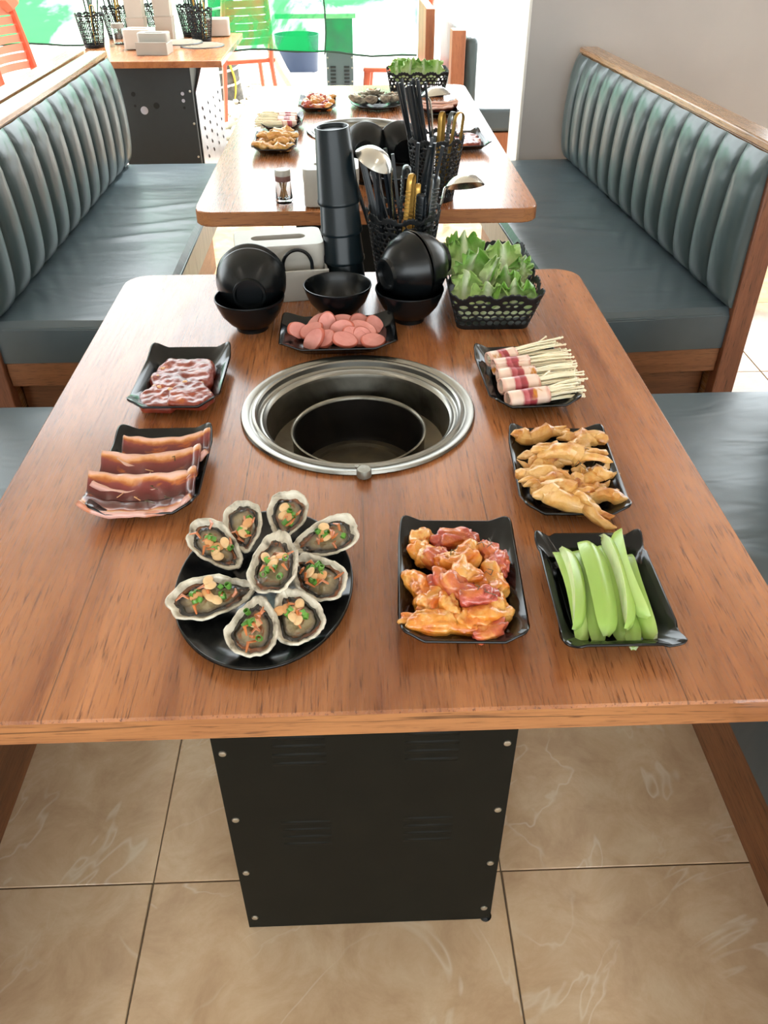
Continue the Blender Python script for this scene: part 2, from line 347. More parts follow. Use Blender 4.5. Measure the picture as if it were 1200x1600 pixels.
# ================================================================ STRUCTURE
gr = MB().box(-14, 14, 5.75, 40, -.06, -.012).build('ground', M_GROUND); tag(gr, 'sunlit pale paving outside the restaurant', None, None, 'structure')
fl = MB().box(-6, 6, -4.5, 5.75, -.06, -.003).build('floor', M_GROUT); tag(fl, 'beige marble tile floor', None, None, 'structure')
tm = bevel(MB().box(-.2963, .2963, -.2988, .2988, -.008, 0).build('tile', M_TILE, fl), .0012, 1)
tile_me = tm.data; first = True
for i in range(-4, 7):
    for j in range(-1, 9):
        x = -.3714 + .595 * (i + .5); y = .7376 + .6 * (j - .5)
        if first: o = tm; first = False
        else: o = inst('tile', tile_me, fl); bevel(o, .0012, 1)
        o.location = (x, y, 0)
ce = MB().box(-6, 6, -4.5, 4.75, 3.05, 3.2).build('ceiling', M_CEIL); tag(ce, 'pale ceiling', None, None, 'structure')
mb = MB(); mb.box(-6, 6, -4.6, -4.5, 0, .3); mb.box(-6, 6, -4.6, -4.5, 2.75, 3.05); mb.box(-6, -3.6, -4.6, -4.5, .3, 2.75); mb.box(3.6, 6, -4.6, -4.5, .3, 2.75)
wb = mb.build('wall_back', M_WALLE, None, False); tag(wb, None, None, None, 'structure')
wl = MB().box(-4.1, -4.0, -4.5, 2.4, 0, 3.05).build('shade_wall_left', M_WALLE, None, False); tag(wl, None, None, None, 'structure')  # unseen wall added to cut the light coming in from the left
wr2 = MB().box(4.0, 4.1, -4.5, 3.4, 0, 3.05).build('shade_wall_right', M_WALLE, None, False); tag(wr2, None, None, None, 'structure')  # unseen wall added to hold back light on the right
wr = MB().box(.712, 1.80, 3.72, 3.95, 0, 3.05).build('wall_right', M_WALL, None, False); tag(wr, 'grey plastered wall behind the booth', None, None, 'structure')
lit_side = bevel(MB().box(.700, .7115, 3.715, 3.955, 0, 3.05).build('lit_side_1', M_WALLE), .002, 1); tag(lit_side, 'side face of the grey wall, outside light painted in', None, None, 'structure')  # the wall's side face; light from outside is put into its paler colour
for (x, y) in ((-1.5, .4), (1.5, .4), (-1.5, -2.2), (1.5, -2.2)):
    t = thing('ceiling_light', 'tube lamp on the ceiling %s' % ('over the %s booth' % ('first' if x < 0 else 'second') if y > 0 else 'at the %s rear' % ('near' if x < 0 else 'far')), 'lamp', (x, y, 3.02))
    MB().box(-.09, .09, -.62, .62, 0, .03).build('housing', M_WALLE, t); MB().tube([(0, -.6, -.02), (0, .6, -.02)], .018, 12).build('tube', M_TUBE, t)

# ================================================================ BOOTHS
def channel_mesh(wd, h, name='channel'):
    def fn(u, v):
        a = 2 * u - 1; b = max(0, 1 - abs(a) ** 2.4) ** .5
        prof = (1 - abs(2 * v - 1) ** 7) ** .5; bel = .034 + .018 * math.sin(PI * min(1, v * 1.05)) ** .8 - .012 * v
        puck = .004 * nz((a * 1.5, v * 9, 0), 1, 3) * (v > .8)
        d = .006 + bel * prof * (.35 + .65 * b) + puck
        return (d, a * wd / 2, v * h)
    def fe(u, v):
        if u < .01 or u > .99: return (0, (-1 if u < .5 else 1) * wd / 2, fn(0, v)[2])
        return fn((u - 1 / 14) / (12 / 14), v)
    return MB().grid(14, 26, fe)
def booth(label, loc, rz, s, L, D, nch, group=None, back=True, cap_mat=None):
    t = thing('booth_bench', label, 'bench', loc, rz, group)
    X = lambda a, b: (min(s * a, s * b), max(s * a, s * b))
    def bx(nm, a, b, y0, y1, z0, z1, m, bv=.004, seg=2, par=t):
        x0, x1 = X(a, b); return bbox(nm, x0, x1, y0, y1, z0, z1, m, par, bv, seg)
    # seat cushion with soft wrinkles
    def top(u, v):
        x = u * D; y = v * L
        e = min(x + .02, D - x, y, L - y); rnd = .028
        z = .45 - (rnd - math.sqrt(max(0, rnd * rnd - (rnd - min(rnd, max(0, e))) ** 2))) * .8
        wr_ = 0.0
        for k, (cy, cx, ln, am) in enumerate(((.42, .25, .16, .006), (.62, .3, .12, .005), (.5, .3, .14, .004))):
            dy = (y - cy * L - .04 * math.sin((x - cx) * 9)); wr_ += am * math.exp(-(dy / .018) ** 2) * math.exp(-((x - cx) / ln) ** 2)
        z += wr_ + .003 * nz((x * 5, y * 5, 0))
        return (s * x, y, z)
    c = MB(); c.grid(24, 90, top)
    n0 = 25; V = []; F = []
    ring = [i for i in range(25)] + [25 * j + 24 for j in range(1, 91)] + [25 * 90 + i for i in range(23, -1, -1)] + [25 * j for j in range(89, 0, -1)]
    b0 = len(c.v)
    for i in ring: x, y, z = c.v[i]; c.v.append((x, y, .335))
    for k in range(len(ring)):
        k2 = (k + 1) % len(ring); c.f.append([ring[k], ring[k2], b0 + k2, b0 + k]); c.m.append(0)
    c.build('seat_cushion', M_LEA, t)
    pp = [(s * .02, .004, .431), (s * (D - .012), .004, .431), (s * (D - .002), .016, .431), (s * (D - .002), L - .02, .431)]
    MB().tube(pp, .0035, 6).build('piping', M_LEA, t)
    bx('seat_rail', 0, D - .02, .004, .03, .262, .334, M_WOODX)
    bx('base_panel', D - .125, D - .105, .03, L - .02, 0, .334, M_PANEL)
    bx('end_board', 0, D - .125, .06, .08, 0, .262, M_WOODX)
    bx('end_post', -.062, 0, -.012, .03, 0, .842, M_WOODZ, .003)
    bx('back_board', -.062, -.004, .03, L, .0, .842, M_WOODY, .003)
    bx('cap_rail', -.066, .004, -.014, L + .004, .842, .862, cap_mat or M_WOODY, .004)
    if back:
        wd = L / nch; cm = channel_mesh(wd, .388)
        for v in range(len(cm.v)): cm.v[v] = (cm.v[v][0] * s, cm.v[v][1], cm.v[v][2])
        me = cm.mesh('channel', M_LEA2)
        for k in range(nch): inst('channel', me, t, (0, wd * (k + .5) , .452))
    return t
booth('long grey leather booth with channelled backrest beside the orange chair', (-.958, 2.03, 0), 0, 1, 1.61, .43, 12)
booth('long grey leather booth with channelled backrest against the grey wall', (1.007, 2.045, 0), R(3.6), -1, 1.60, .46, 13)
booth('grey leather booth seat beside the plates of beef and pork', (-1.0, .02, 0), 0, 1, 1.585, .45, 12)
booth('grey leather booth seat beside the cucumber and chicken feet plates', (1.0, .02, 0), 0, -1, 1.59, .45, 12)
# neighbour booth back to back with the left one: its back and cap show
booth('booth turned away, back to back with the one beside orange chair', (-1.112, 2.10, 0), 0, -1, 1.56, .43, 12)
# booth beyond the far table, turned to the right
b3 = thing('booth_bench', 'far booth with orange wooden back seen from its end', 'bench', (.40, 4.35, 0), 0)
bbox('back_board', .0, .05, .70, 1.26, 0, .86, M_ORW, b3); bbox('end_post', .07, .135, 0, .10, 0, .84, M_ORW, b3)
bbox('back_cushion', .135, .20, .02, 1.26, .46, .81, M_LEA2, b3, .03, 4)
bbox('seat_cushion',   .20, .66, .30, 1.36, .335, .45, M_LEA, b3, .02, 3); bbox('base_panel', .22, .62, .31, 1.35, 0, .33, M_ORW, b3)
b4 = thing('booth_bench', 'dark booth end peeking out beyond the edge of grey wall', 'bench', (1.98, 4.0, 0), 0)
bbox('seat_cushion', 0, .6, 0, 1.4, .335, .45, M_LEA, b4, .02, 3); bbox('back_cushion', 0, .07, 0, 1.4, .46, .80, M_LEA2, b4, .03, 4); bbox('base_panel', .03, .55, .01, 1.38, 0, .33, M_ORW, b4)

# ================================================================ TABLES
def rounded_ring(x0, x1, y0, y1, r, cx, cy, n):
    out = []
    for k in range(n):
        a = 2 * PI * k / n; dx, dy = math.cos(a), math.sin(a); t = 1e9
        if dx > 1e-9: t = min(t, (x1 - cx) / dx)
        if dx < -1e-9: t = min(t, (x0 - cx) / dx)
        if dy > 1e-9: t = min(t, (y1 - cy) / dy)
        if dy < -1e-9: t = min(t, (y0 - cy) / dy)
        x = cx + dx * t; y = cy + dy * t
        # pull into the rounded corner
        for (qx, qy, sx, sy) in ((x1 - r, y1 - r, 1, 1), (x0 + r, y1 - r, -1, 1), (x0 + r, y0 + r, -1, -1), (x1 - r, y0 + r, 1, -1)):
            if (x - qx) * sx > 0 and (y - qy) * sy > 0:
                B = dx * (cx - qx) + dy * (cy - qy); Cc = (cx - qx) ** 2 + (cy - qy) ** 2 - r * r
                t2 = -B + math.sqrt(max(0, B * B - Cc)); x = cx + dx * t2; y = cy + dy * t2
        out.append((x, y))
    return out
def table_top(parent, x0, x1, y0, y1, r, cx, cy, hr, z, th, holed=True):
    n = 360; ring = rounded_ring(x0, x1, y0, y1, r, cx, cy, n); c = 0.0025
    def inset(p, d):
        v = Vector((p[0] - cx, p[1] - cy)); l = v.length; v *= (l - d) / l; return (cx + v.x, cy + v.y)
    mb = MB(); mid = lambda q, zz: [(p[0], p[1], zz) for p in q]
    hole = [(cx + hr * math.cos(2 * PI * k / n), cy + hr * math.sin(2 * PI * k / n)) for k in range(n)]
    loops = [mid(hole, z - th), mid(hole, z), mid([inset(p, c) for p in ring], z), mid(ring, z - c), mid(ring, z - th + c), mid([inset(p, c) for p in ring], z - th)]
    V = [p for l in loops for p in l]; 
    m = len(loops)
    for i in range(m):
        i2 = (i + 1) % m
        F = [(i * n + k, i * n + (k + 1) % n, i2 * n + (k + 1) % n, i2 * n + k) for k in range(n)]
        for f in F: mb.f.append(list(f)); mb.m.append(1 if i in (3,) else 0)
    mb.v = V
    o = mb.build('tabletop', [M_TABLE, M_EDGE], parent, True); return o
screw_me = MB().lathe([(0, .0018), (.0025, .0018), (.0048, .0012), (.0055, 0), (.0055, -.001)], 16).mesh('screw', M_SCREW)
def pedestal(parent, x0, x1, y0, y1, z1, mat, screws=True, louv=True, seed=1):
    p = MB().add([(x0, y0, .004), (x1, y0, .004), (x1, y1, .004), (x0, y1, .004), (x0, y0, z1), (x1, y0, z1), (x1, y1, z1), (x0, y1, z1)],
                 [(0, 1, 5, 4), (1, 2, 6, 5), (2, 3, 7, 6), (3, 0, 4, 7)]).build('pedestal', mat, parent, False); solid(p, .003)
    if screws:
        for k, zz in enumerate((.035, .17, .31, .46, .63)):
            for sx in (x0 + .012, x1 - .012): inst('screw', screw_me, p, (sx, y0 - .0002, zz + (.004 if sx > 0 else 0)), (PI / 2, 0, 0))
    if louv:
        for gx in (.28, .72):
            for zz in [.43 + .018 * q for q in range(5)] + [.24 + .018 * q for q in range(4)]:
                cxx = x0 + (x1 - x0) * gx
                MB().grid(8, 5, lambda u, v: (cxx + (u - .5) * .07, y0 - .0014 * math.sin(PI * v) ** .6 * (1 - abs(2 * u - 1) ** 6), zz + v * .008)).build('louvre', mat, p)
    return p
T1 = thing('dining_table', 'near wooden barbecue table with black metal pedestal and round grill hole', 'table', (0, 0, 0))
table_top(T1, -.4464, .4336, .4789, 1.5646, .045, -.003, 1.022, .150, .75, .0326)
pedestal(T1, -.1997, .1925, .6548, 1.30, .717, M_PED)
MB().lathe([(0, 0), (.009, 0), (.010, .004), (.006, .007), (.004, .02)], 16).build('levelling_foot', M_BLACK, T1, loc=(.186, .660, 0))
T2 = thing('dining_table', 'far barbecue table with bright glossy top and condiments near its edge', 'table', (0, 0, 0))
table_top(T2, -.3814, .437, 1.9547, 3.545, .045, .02, 2.765, .150, .75, .034)
pedestal(T2, -.17, .22, 2.35, 3.1, .716, M_PED, louv=False)
T3 = thing('dining_table', 'dark based side table crowded with tissue boxes and utensil baskets', 'table', (0, 0, 0))
bbox('tabletop', -1.30, -.588, 4.17, 5.10, .722, .75, M_TABLE, T3, .004)
p3 = bbox('pedestal', -1.11, -.752, 4.27, 4.83, .004, .722, M_PED2, T3, .002, 1)
for (hx_, hz_, r_) in ((-1.03, .60, .010), (-.99, .53, .018), (-.93, .55, .014), (-.80, .60, .008), (-.80, .57, .008), (-.80, .54, .006), (-1.03, .55, .006)):
    MB().lathe([(0, .001), (r_, .001), (r_, -.001)], 14).build('hole_rim', M_SHINY if r_ in (.018, .008) else M_SLOT, p3, loc=(hx_, 4.27, hz_), rot=(PI / 2, 0, 0))
for zz in (.61, .47, .32, .17): inst('screw', screw_me, p3, (-.764, 4.2695, zz), (PI / 2, 0, 0))
sh = thing('perforated_panel', 'shiny stainless panel with punched slots beside the dark pedestal', 'panel', (-.745, 4.31, 0))
V = [(0, 0, 0), (.03, .62, 0), (.03, .62, .71), (.015, .25, .71), (0, .0, .60)]
mbp = MB().add(V, [(0, 1, 2, 3, 4)]); o = mbp.build('sheet', M_SHINY, sh, False); solid(o, .004, 0)
slot_me = MB().tube([(0, 0, -.011), (0, 0, 0), (0, 0, .011)], [.003, .006, .003], 8).mesh('slot', M_SLOT)
for a in range(4):
    for b in range(11):
        if b in (4,): continue
        inst('slot', slot_me, sh, (.0012 + .0484 * (.10 + .14 * a + .02 * (b % 2)), .10 + .14 * a + .02 * (b % 2), .06 + .045 * b), (R(30), 0, 0))
# ================================================================ OUTSIDE
def net_sheet(name, x0, x1, y, z0a, z0b, z1, label):
    t = thing(name, label, 'net', (0, 0, 0))
    MB().grid(90, 20, lambda u, v: (x0 + (x1 - x0) * u, y + .05 * math.sin(u * 31) * (1 - .6 * v) + .03 * nz((u * 12, v * 3, 0)), (z0a + (z0b - z0a) * u) * (1 - v) + z1 * v)).build('mesh_cloth', M_NET, t)
    MB().tube([(x0 - .3, y, z1 + .01), (x0 * .5 + x1 * .5, y, z1 - .01), (x1 + .5, y, z1 + .01)], .006, 6).build('top_rope', M_CORD, t)
    MB().tube([(x0 + (x1 - x0) * k / 60, y + .05 * math.sin(k / 60 * 31), z0a + (z0b - z0a) * k / 60 + .006 * math.sin(k * 1.3)) for k in range(61)], .006, 6).build('hem_cord', M_CORD, t)
    return t
nt1 = net_sheet('shade_net', -5.2, .40, 5.72, .74, .55, 1.5, 'green shade net hanging across the open back of the room')
MB().tube([(-.165 + .012 * math.sin(k * 1.1), 5.70, .56 + .12 * k) for k in range(8)], .005, 6).build('hanging_cord', M_CORD, nt1)
tr = thing('tree_trunk', 'dark tree trunk wrapped in white and yellow wire', 'tree', (-1.02, 7.42, -.012))
MB().tube([(0, 0, 0), (.0, 0, .2), (.01, .02, .5), (.02, .03, .9), (-.05, .05, 1.5), (-.1, .1, 2.4), (-.2, .15, 3.4)], [.13, .105, .1, .1, .1, .1, .09], 16).build('bark', M_BARK, tr)
MB().tube([(.108 * math.cos(k * .35), .108 * math.sin(k * .35), .05 + k * .006) for k in range(190)], .010, 6).build('white_wire', M_WIREW, tr)
MB().tube([(.11 * math.cos(-1.0 + .25 * math.sin(k * .4)), .115 * math.sin(-1.0 + .25 * math.sin(k * .4)) - .004, .03 + k * .03) for k in range(28)], .009, 6).build('yellow_wire', M_WIREY, tr)
cr_ = MB(); rnd = random.Random(8)
for k in range(90):
    a = rnd.uniform(0, 6.28); q = rnd.uniform(0, 1)
    p = Vector((-.25 + q * .9 * math.cos(a), .2 + q * .6 * math.sin(a), 2.7 + q * .6 * rnd.uniform(-1, 1)))
    M_ = Matrix.Translation(p) @ Matrix.Rotation(rnd.uniform(0, 6), 4, 'Z') @ Matrix.Rotation(rnd.uniform(0, 6), 4, 'X')
    cr_.add([(-.1, 0, 0), (0, .05, .02), (.1, 0, 0), (0, -.05, .02)], [(0, 1, 2, 3)], M_)
cr_.build('foliage', M_GREENLEAF, tr, False)
kb = thing('kerb', 'low pale kerb running along the gravel bed', 'kerb', (0, 0, 0))
for k in range(8): bbox('kerb_stone', -2.6 + .45 * k, -2.155 + .45 * k, 5.78, 5.88, -.012, .03, M_CONC, kb, .006)
kb2 = thing('kerb', 'far concrete kerb behind the wire wrapped tree', 'kerb', (0, 0, 0))
for k in range(4): bbox('kerb_stone', -2.3 + .5 * k, -1.805 + .5 * k + (-.05 if k == 3 else 0), 8.2, 8.34, -.012, .06, M_CONC, kb2, .008)
st = MB(); rnd = random.Random(5)
for k in range(700):
    x = rnd.uniform(-2.2, -.35); y = rnd.uniform(6.0, 8.1); r = rnd.uniform(.018, .05)
    M_ = Matrix.Translation((x, y, -.005 + r * .3)) @ Matrix.Rotation(rnd.uniform(0, 6), 4, 'Z') @ Matrix.Diagonal((1.3, .9, .6, 1))
    st.lathe([(0, -r), (r * .8, -r * .55), (r, 0), (r * .7, r * .6), (0, r * .9)], 7, 0, M_)
tag(st.build('gravel', M_STONE), 'pale gravel around the foot of the tree', 'gravel', None, 'stuff')
po = MB().tube([(-.50, 7.9, -.012), (-.60, 7.9, .15), (-1.30, 7.9, 1.6)], .045, 8).build('wooden_prop', M_POLE); tag(po, 'pale wooden prop leaning beside the tree', 'pole')
# outdoor table with vented pedestal
T4 = thing('dining_table', 'outdoor table with grey vented pedestal behind the green net', 'table', (0, 0, 0))
bbox('tabletop', -.48, .03, 5.98, 6.75, .722, .75, M_GROUND, T4)
p4 = bbox('pedestal', -.168, .009, 6.02, 6.5, .0, .722, M_CABGREY, T4, .003, 1)
for gx in (-.125, -.035):
    for q in range(6): bbox('vent_slat', gx - .018, gx + .018, 6.014, 6.022, .33 + .022 * q, .342 + .022 * q, M_PED2, p4, .002, 1)
for zz in (.36, .44, .50):
    for xx in (-.158, 0): inst('screw', screw_me, p4, (xx, 6.0195, zz), (PI / 2, 0, 0))
bt = MB().lathe([(0, 0), (.19, 0), (.21, .3), (.215, .31), (.205, .31), (.185, .02), (0, .015)], 28).build('tub', M_BLUE, loc=(-.52, 8.9, -.012)); tag(bt, 'round blue tub standing outside under the net', 'tub')
def plastic_chair(label, loc, rz, mat, mat2):
    t = thing('plastic_chair', label, 'chair', loc, rz)
    bbox('seat', -.2, .2, -.2, .2, .40, .43, mat, t, .012, 3)
    for sx in (-1, 1):
        for sy in (-1, 1):
            MB().tube([(sx * .17, sy * .17, .41), (sx * .19, sy * .19, .2), (sx * .215, sy * .215, 0)], [.026, .022, .017], 8, flat=.7).build('leg', mat, t)
    # back: side stiles, top rail and slats
    for sx in (-1, 1):
        MB().tube([(sx * .17, .18, .40), (sx * .165, .215, .62), (sx * .14, .25, .88)], [.028, .026, .022], 8, flat=.7).build('stile', mat, t)
    MB().tube([(-.14, .25, .87), (-.10, .262, .915), (0, .268, .93), (.10, .262, .915), (.14, .25, .87)], .024, 8).build('top_rail', mat2, t)
    for k in range(8):
        z = .52 + .046 * k; y = .195 + (z - .43) * .13
        bevel(MB().grid(8, 1, lambda u, v: ((u - .5) * .31, y + .03 * (1 - (2 * u - 1) ** 2), z + v * .04)).build('slat', mat2, t), .001); solid(t.children[-1], .012, 0)
    return t
plastic_chair('orange plastic chair with slotted back beside the side table', (-1.78, 5.38, 0), R(72), M_ORANGE, M_PINKCH)
plastic_chair('second orange plastic chair cut off behind the slotted one', (-2.06, 4.80, 0), R(80), M_ORANGE, M_ORANGE)
plastic_chair('red plastic chair half hidden behind the green net', (-.80, 6.75, -.012), R(200), M_ORANGE, M_ORANGE)
plastic_chair('orange plastic chair outside beyond the lettuce basket', (.29, 6.35, -.012), R(-95), M_ORANGE, M_ORANGE)
# ================================================================ GRILLS
def grill(label, loc):
    t = thing('grill_burner', label, 'grill', loc)
    MB().lathe([(.1495, -.004), (.1495, .0006), (.165, .0006), (.1672, .003), (.1655, .0062), (.159, .0068), (.1555, .0045), (.1525, .004), (.1505, .0065), (.147, .007), (.1445, .005), (.1435, -.002), (.1405, -.0045), (.1375, -.0045), (.1355, -.008), (.132, -.010)], 96).build('rim', M_STEEL, t)
    MB().lathe([(.132, -.010), (.1305, -.016), (.1285, -.05), (.126, -.056)], 96).build('basin_wall', M_STEEL2, t)
    MB().lathe([(.126, -.056), (.118, -.0585), (.0965, -.0585)], 72).build('basin_floor', M_POT, t)
    p = MB().lathe([(.0965, -.056), (.0965, -.034), (.0985, -.032), (.0985, -.0295), (.0965, -.0285), (.0945, -.030), (.0935, -.034)], 80).build('inner_pot_rim', M_STEEL2, t)
    MB().lathe([(.0935, -.034), (.0915, -.096), (.088, -.104)], 72).build('inner_pot', M_POTIN, t)
    MB().lathe([(.088, -.104), (.080, -.104), (.079, -.100), (.072, -.100), (.070, -.105), (.0, -.106)], 72).build('pot_floor', M_POT, t)
    k = MB().lathe([(0, .0), (.0095, .0), (.0098, .008), (.0085, .0105), (0, .011)], 20).build('knob', M_KNOB, t, loc=(.006, -.169, .003))
    MB().lathe([(0, 0), (.003, 0), (.003, .003), (0, .003)], 10).build('pin', M_KNOB, k, loc=(-.009, .006, .008))
    return t
grill('round steel grill set into the near table', (-.003, 1.022, .75))
grill('round steel grill set into the far table', (.02, 2.765, .75))
# ================================================================ PLATES AND FOOD
def sgnp(v, e): return math.copysign(abs(v) ** e, v)
def plate_mesh(wd, ln, ripple=1, name='plate'):
    n = 144; a, b = wd / 2, ln / 2
    rings = [(.001, .0035, 3), (.35, .0035, 3), (.62, .0035, 4), (.74, .0042, 5), (.79, .008, 5), (.86, .0135, 8), (.95, .0195, 12), (1.0, .0225, 16), (1.008, .0222, 16)]
    V = []; F = []
    for (f, z, p) in rings:
        for k in range(n):
            th = 2 * PI * (k + .5) / n; c, s_ = math.cos(th), math.sin(th)
            x = a * sgnp(c, 2 / p); y = b * sgnp(s_, 2 / p)
            q = x / a if abs(y / b) > abs(x / a) else y / b
            q = max(-1, min(1, q)); cor = (abs(x / a) * abs(y / b)) ** 6
            wv = math.cos(2 * PI * ripple * q); k_ = max(0, (f - .74) / .26) ** 1.2
            off = 1 + k_ * (.055 * cor + (-.026 * wv if ripple == 1 else .018 * wv))
            V.append((x * f * off, y * f * off, z + k_ * ((.0048 if ripple == 1 else .003) * wv + .003 * cor)))
    for i in range(len(rings) - 1):
        for k in range(n): k2 = (k + 1) % n; F.append((i * n + k, i * n + k2, (i + 1) * n + k2, (i + 1) * n + k))
    mb = MB().add(V, F); mb.open = True
    return mb.mesh(name, M_PLATE)
ME_PLATE = plate_mesh(.122, .183); ME_PLATE2 = plate_mesh(.113, .167, 2)
def oval_plate_mesh():
    mb = MB(); mb.open = True
    mb.lathe([(.001, .0035), (.05, .0035), (.072, .0038), (.082, .007), (.092, .0125), (.0935, .0132)], 120, sx=1, sy=1.32); return mb.mesh('oval_plate', M_PLATE)
ME_OVAL = oval_plate_mesh()
def plate(me, label, name='serving_plate'):
    o = inst(name, me); solid(o, .0028, -1); tag(o, label, 'plate'); return o
def put(lst, loc, rz):
    M_ = Matrix.Translation(loc) @ Matrix.Rotation(rz, 4, 'Z')
    for o in lst: o.matrix_basis = M_ @ o.matrix_basis
    return lst
def blob_mesh(name, a, b, c, seed, mat, amp=.28, freq=55, sub=3, bend=0.0, crease=.0):
    bm = bmesh.new(); bmesh.ops.create_icosphere(bm, subdivisions=sub, radius=1.0)
    for v in bm.verts:
        p = v.co.copy(); p = Vector((sgnp(p.x, .8) , sgnp(p.y, .85), sgnp(p.z, .85)))
        q = Vector((p.x * a, p.y * b, p.z * c))
        d = 1 + amp * nz(q, freq, seed) + amp * .45 * nz(q, freq * 2.6, seed + 5) - crease * max(0, 1 - abs(nz(q, freq * .8, seed + 9)) * 9)
        q *= d; q.z += bend * (q.x * q.x) / max(a, 1e-4); q.y += .25 * b * math.sin(q.x / a * 2 + seed)
        v.co = q
    me = bpy.data.meshes.new(name); bm.to_mesh(me); bm.free(); me.materials.append(mat)
    me.polygons.foreach_set('use_smooth', [True] * len(me.polygons)); return me
HERB = []
def herbs(par, n, seed, bx_, z, parent_scale=1):
    rnd = random.Random(seed)
    for k in range(n):
        x, y = rnd.uniform(-bx_[0], bx_[0]), rnd.uniform(-bx_[1], bx_[1]); a = rnd.uniform(0, 6.28); l = rnd.uniform(.006, .014)
        MB().tube([(x, y, z), (x + l * math.cos(a) * .5, y + l * math.sin(a) * .5, z + .003), (x + l * math.cos(a + .9), y + l * math.sin(a + .9), z)], .0005, 4).build('herb_sprig', M_HERB, par)
# ---- chicken chunks
def dish_chicken(lab):
    L = [plate(ME_PLATE, lab['plate'])]
    spec = [(-.038, .063, .019, .012, .011, 60, 0), (-.004, .064, .023, .012, .010, 15, 1), (-.036, .037, .017, .012, .011, 150, 0), (-.024, .031, .014, .012, .012, 40, 1), (-.002, .020, .024, .014, .014, 30, 0),
            (.037, .033, .018, .013, .014, 100, 1), (.047, .020, .014, .010, .012, 70, 1), (.006, -.009, .020, .013, .016, 130, 0), (-.008, -.026, .021, .012, .015, 160, 1), (-.029, -.014, .015, .011, .012, 10, 1),
            (-.048, -.016, .022, .010, .012, 115, 0), (.036, -.008, .019, .012, .012, 80, 0), (.016, -.043, .019, .012, .015, 165, 1), (-.032, -.045, .018, .013, .012, 40, 0), (-.013, -.047, .016, .012, .013, 120, 0),
            (.027, -.055, .021, .014, .013, 50, 0), (.008, -.066, .017, .012, .011, 0, 0), (-.025, -.073, .032, .0115, .011, 176, 0), (.026, -.080, .018, .009, .009, 15, 1)]
    for k, (x, y, a, b, c, rz, m) in enumerate(spec):
        lift = .006 if k in (4, 7, 8, 12) else 0
        o = inst('meat_chunk', blob_mesh('meat_chunk', a * 1.12, b * 1.15, c * 1.08, k + 1, M_CHKP if m else M_CHK, .34, 66, 4, .22, .20)); o.location = (x * .97, y * .97, .012 + c * .55 + lift); o.rotation_euler = (.2 * math.sin(k), .15 * math.cos(k * 2), R(rz))
        tag(o, lab['f'](k), 'meat', lab['g']); L.append(o)
        if k in (4, 5, 12, 11): herbs(o, 2, k, (.008, .006), c * 1.12)
    return L
# ---- chicken feet
def strip_mesh(seed, ln, r, fingers):
    rnd = random.Random(seed); mb = MB()
    def limb(p0, ang, l, r0, r1, curl, n=9):
        pts = []; rs = []; p = Vector(p0); a = ang
        for i in range(n):
            t = i / (n - 1); pts.append(p.copy()); rs.append((r0 + (r1 - r0) * t) * (.75 + .5 * abs(nz((t * 7, seed, 0), 1, seed))))
            p = p + Vector((math.cos(a), math.sin(a), .45 * math.sin(t * 5 + seed))) * (l / (n - 1)); a += curl / n + rnd.uniform(-.22, .22)
        rs[-1] *= .35; rs[0] *= .6
        mb.tube(pts, rs, 12); return pts[-2], a
    e, a = limb((-ln / 2, 0, 0), rnd.uniform(-.3, .3), ln * .62, r * .8, r * 1.25, rnd.uniform(-.7, .7))
    for q in range(fingers):
        limb(e + Vector((-.004, 0, 0)), a + (q - (fingers - 1) / 2) * .55, ln * rnd.uniform(.35, .5), r * .75, r * .28, rnd.uniform(-1, 1), 8)
    limb((-ln * .3, 0, r * .3), 2.6, ln * .3, r, r * .4, 1.2, 6)
    for i, v in enumerate(mb.v):
        p = Vector(v); q = Vector((nz(p, 130, seed), nz(p, 130, seed + 3), nz(p, 130, seed + 6))); mb.v[i] = tuple(p + q * .0028)
    return mb.mesh('meat_strip', M_FEET)
def dish_feet(lab):
    L = [plate(ME_PLATE, lab['plate'])]
    sp = [(.012, .055, .06, .009, 190, 2), (-.010, -.006, .06, .009, 12, 2), (.024, -.062, .06, .008, 170, 2), (-.012, .074, .075, .010, 10, 2), (.026, .066, .06, .010, 170, 2), (.034, .040, .06, .009, 15, 2), (-.030, .040, .055, .011, 160, 2), (-.034, .014, .070, .008, 172, 2), (.012, .010, .085, .010, 5, 3), (.040, -.006, .055, .009, 20, 3),
          (-.030, -.018, .06, .011, 30, 2), (.006, -.024, .07, .010, 175, 3), (-.034, -.042, .07, .009, 195, 3), (.030, -.040, .06, .010, 15, 3), (-.006, -.052, .08, .010, 0, 2), (.006, -.070, .088, .012, 14, 2)]
    for k, (x, y, ln, r, rz, fg) in enumerate(sp):
        o = inst('meat_strip', strip_mesh(k * 3 + 2, ln * 1.12, r * 1.14, fg)); o.location = (x, y, .013 + r + (.010 if k in (8, 11, 7, 15) else .002 * (k % 2))); o.rotation_euler = (0, 0, R(rz))
        tag(o, lab['f'](k), 'meat', lab['g']); L.append(o)
        if k in (8, 11, 9): herbs(o, 2, k + 40, (.012, .004), r * 1.15)
    return L
